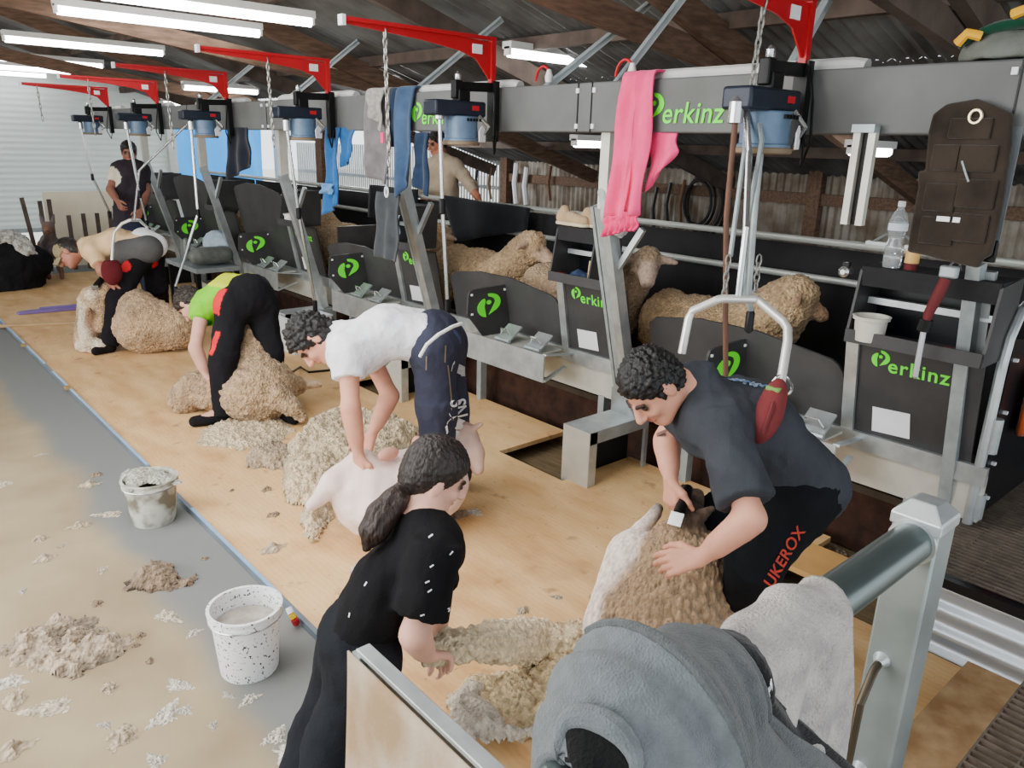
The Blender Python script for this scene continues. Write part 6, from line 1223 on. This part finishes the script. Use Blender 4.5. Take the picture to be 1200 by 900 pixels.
tag(drape(.66, .895, [.040, .044, .046, .038], [.26, .30, .33, .30], .16, amp=.008, n=1.2, ph=1, skew=-.06).build('white_towel', twl, origin=(.9, .38, 1.1), solid=.010), 'off-white terry towel draped over the handrail pipe', 'towel')
t = thing('printed_shirt', (.76, .38, 1.2), 'black garment with blue and white print under the grey hoodie', 'clothing')
drape(.58, .69, [.066, .058, .054, .050], [.36, .36, .34, .32], .15, amp=.005, n=1, skew=1.0).build('cloth', fabric('black_print_cloth', (.10, .11, .12), .4), t, solid=.008)
hoody = fabric('grey_fleece', (.36, .38, .39), .22, scale=60, bump=.5, bs=420); hoodl = fabric('light_grey_fleece', (.44, .47, .49), .2, scale=60, bump=.5, bs=420); hoodd = fabric('hood_lining', (.055, .06, .065), .3)
t = thing('grey_hoodie', (.55, .38, 1.2), 'big grey fleece hoodie slung over the handrail nearest the camera', 'clothing')
drape(.415, .535, [.034, .070, .094, .106], [.34, .36, .36, .36], .2, amp=.010, n=.8, ph=2.2, skew=.0).build('sleeve', hoodl, t, solid=.012)
drape(.535, .66, [.106, .086, .070, .062], [.40, .36, .30, .22], .18, amp=.008, n=.9, ph=.4, skew=1.05).build('body', hoody, t, solid=.012)
mb = MB(); mb.tube([(.535, .38 + .113 * math.cos(a), 1.385 + .115 * math.sin(a)) for a in [PI * q / 14 for q in range(3, 15)]] + [(.553, .258, 1.30), (.58, .245, 1.2)], .0055, 8); mb.build('seam', hoody, t)
hs = [o for o in SC.objects if o.parent == t and o.name[:4] in ('slee', 'body')]
mb = MB(); mb.grid(lambda u, v: D(702 + 40 * v * math.cos(2 * PI * u), 892 + 33 * v * math.sin(2 * PI * u), .675), 28, 7, True); drop(mb, cw(0, 0, -1), hoodd, 'hood_opening', t, hs, .014)  # flat dark patch on the cloth, painted for the shade inside the hood
mb = MB(); mb.tube([D(702 + 42 * math.cos(a), 892 - 36 * math.sin(a), .675) for a in [PI * (-.15 + 1.3 * q / 16) for q in range(17)]], .004, 6); pts_ = [D(702 + 42 * math.cos(a), 892 - 36 * math.sin(a), .675) for a in [PI * (-.15 + 1.3 * q / 16) for q in range(17)]]
m2 = MB(); m2.v = [tuple(p) for p in pts_]; o2 = drop(m2, cw(0, 0, -1), hoody, 'tmp', None, hs, .010); pts_ = [tuple(v.co) for v in o2.data.vertices]; bpy.data.objects.remove(o2)
MB().tube(pts_, [.004 + .008 * math.sin(PI * q / 16) for q in range(17)], 10).build('hood_rim', hoodl, t)
# blue and white marks of the printed garment
blue_p = M('royal_blue_print', (.12, .34, .72), .8, 0, .4, 30)
shirts = [o for o in SC.objects if o.name.startswith('cloth') and o.parent and o.parent.name.startswith('printed_shirt')]
def pmark(px, py, w, h, ang, mat, nm): q = quad_patch(D(px, py, .80), cw(math.cos(ang), math.sin(ang), 0), cw(-math.sin(ang), math.cos(ang), 0), w, h, 6); drop(q, cw(0, 0, -1), mat, nm, t2, shirts, .006)
t2 = shirts[0].parent
for i, (x, y, w, h, a) in enumerate(((842, 757, .04, .012, -.3), (862, 766, .03, .012, -.5), (828, 752, .02, .01, -.2), (850, 778, .035, .03, -.6))): pmark(x, y, w, h, a, blue_p, 'blue_print')
for i, (x, y, w, h, a) in enumerate(((880, 790, .030, .006, 1.0), (852, 795, .03, .008, -.7), (908, 818, .05, .009, .75), (866, 762, .018, .004, .9), (845, 750, .014, .004, .9))): pmark(x, y, w, h, a, white_m, 'white_print')
# canvas screen with a galvanised top bar
t = thing('canvas_screen', (.70, .9, .3), 'stained canvas screen with a galvanised top bar in the corner nearest the camera', 'screen')
cv = M('stained_canvas', (.82, .80, .74), .9, 0, .3, 4, .2, 150, col2=(.62, .52, .40), stretch=(1, 1, .6), lo=.38, hi=.7)
MB().box((.71, .83, .905), (.034, .86, .012)).box((.71, .83, .885), (.006, .86, .04)).build('top_bar', galv, t, smooth=0, bevel=.002)
mb = MB(); mb.grid(lambda u, v: (.688 - .012 * math.sin(u * 14 + v * 3) * v - .03 * v, 1.285 - .9 * u + .02 * v * math.sin(v * 5), .895 - .9 * v), 50, 24); mb.build('canvas', cv, t, solid=.004)
MB().box((.705, 1.255, .4), (.03, .03, 1.0)).build('end_upright', galv_dull, t, smooth=0)
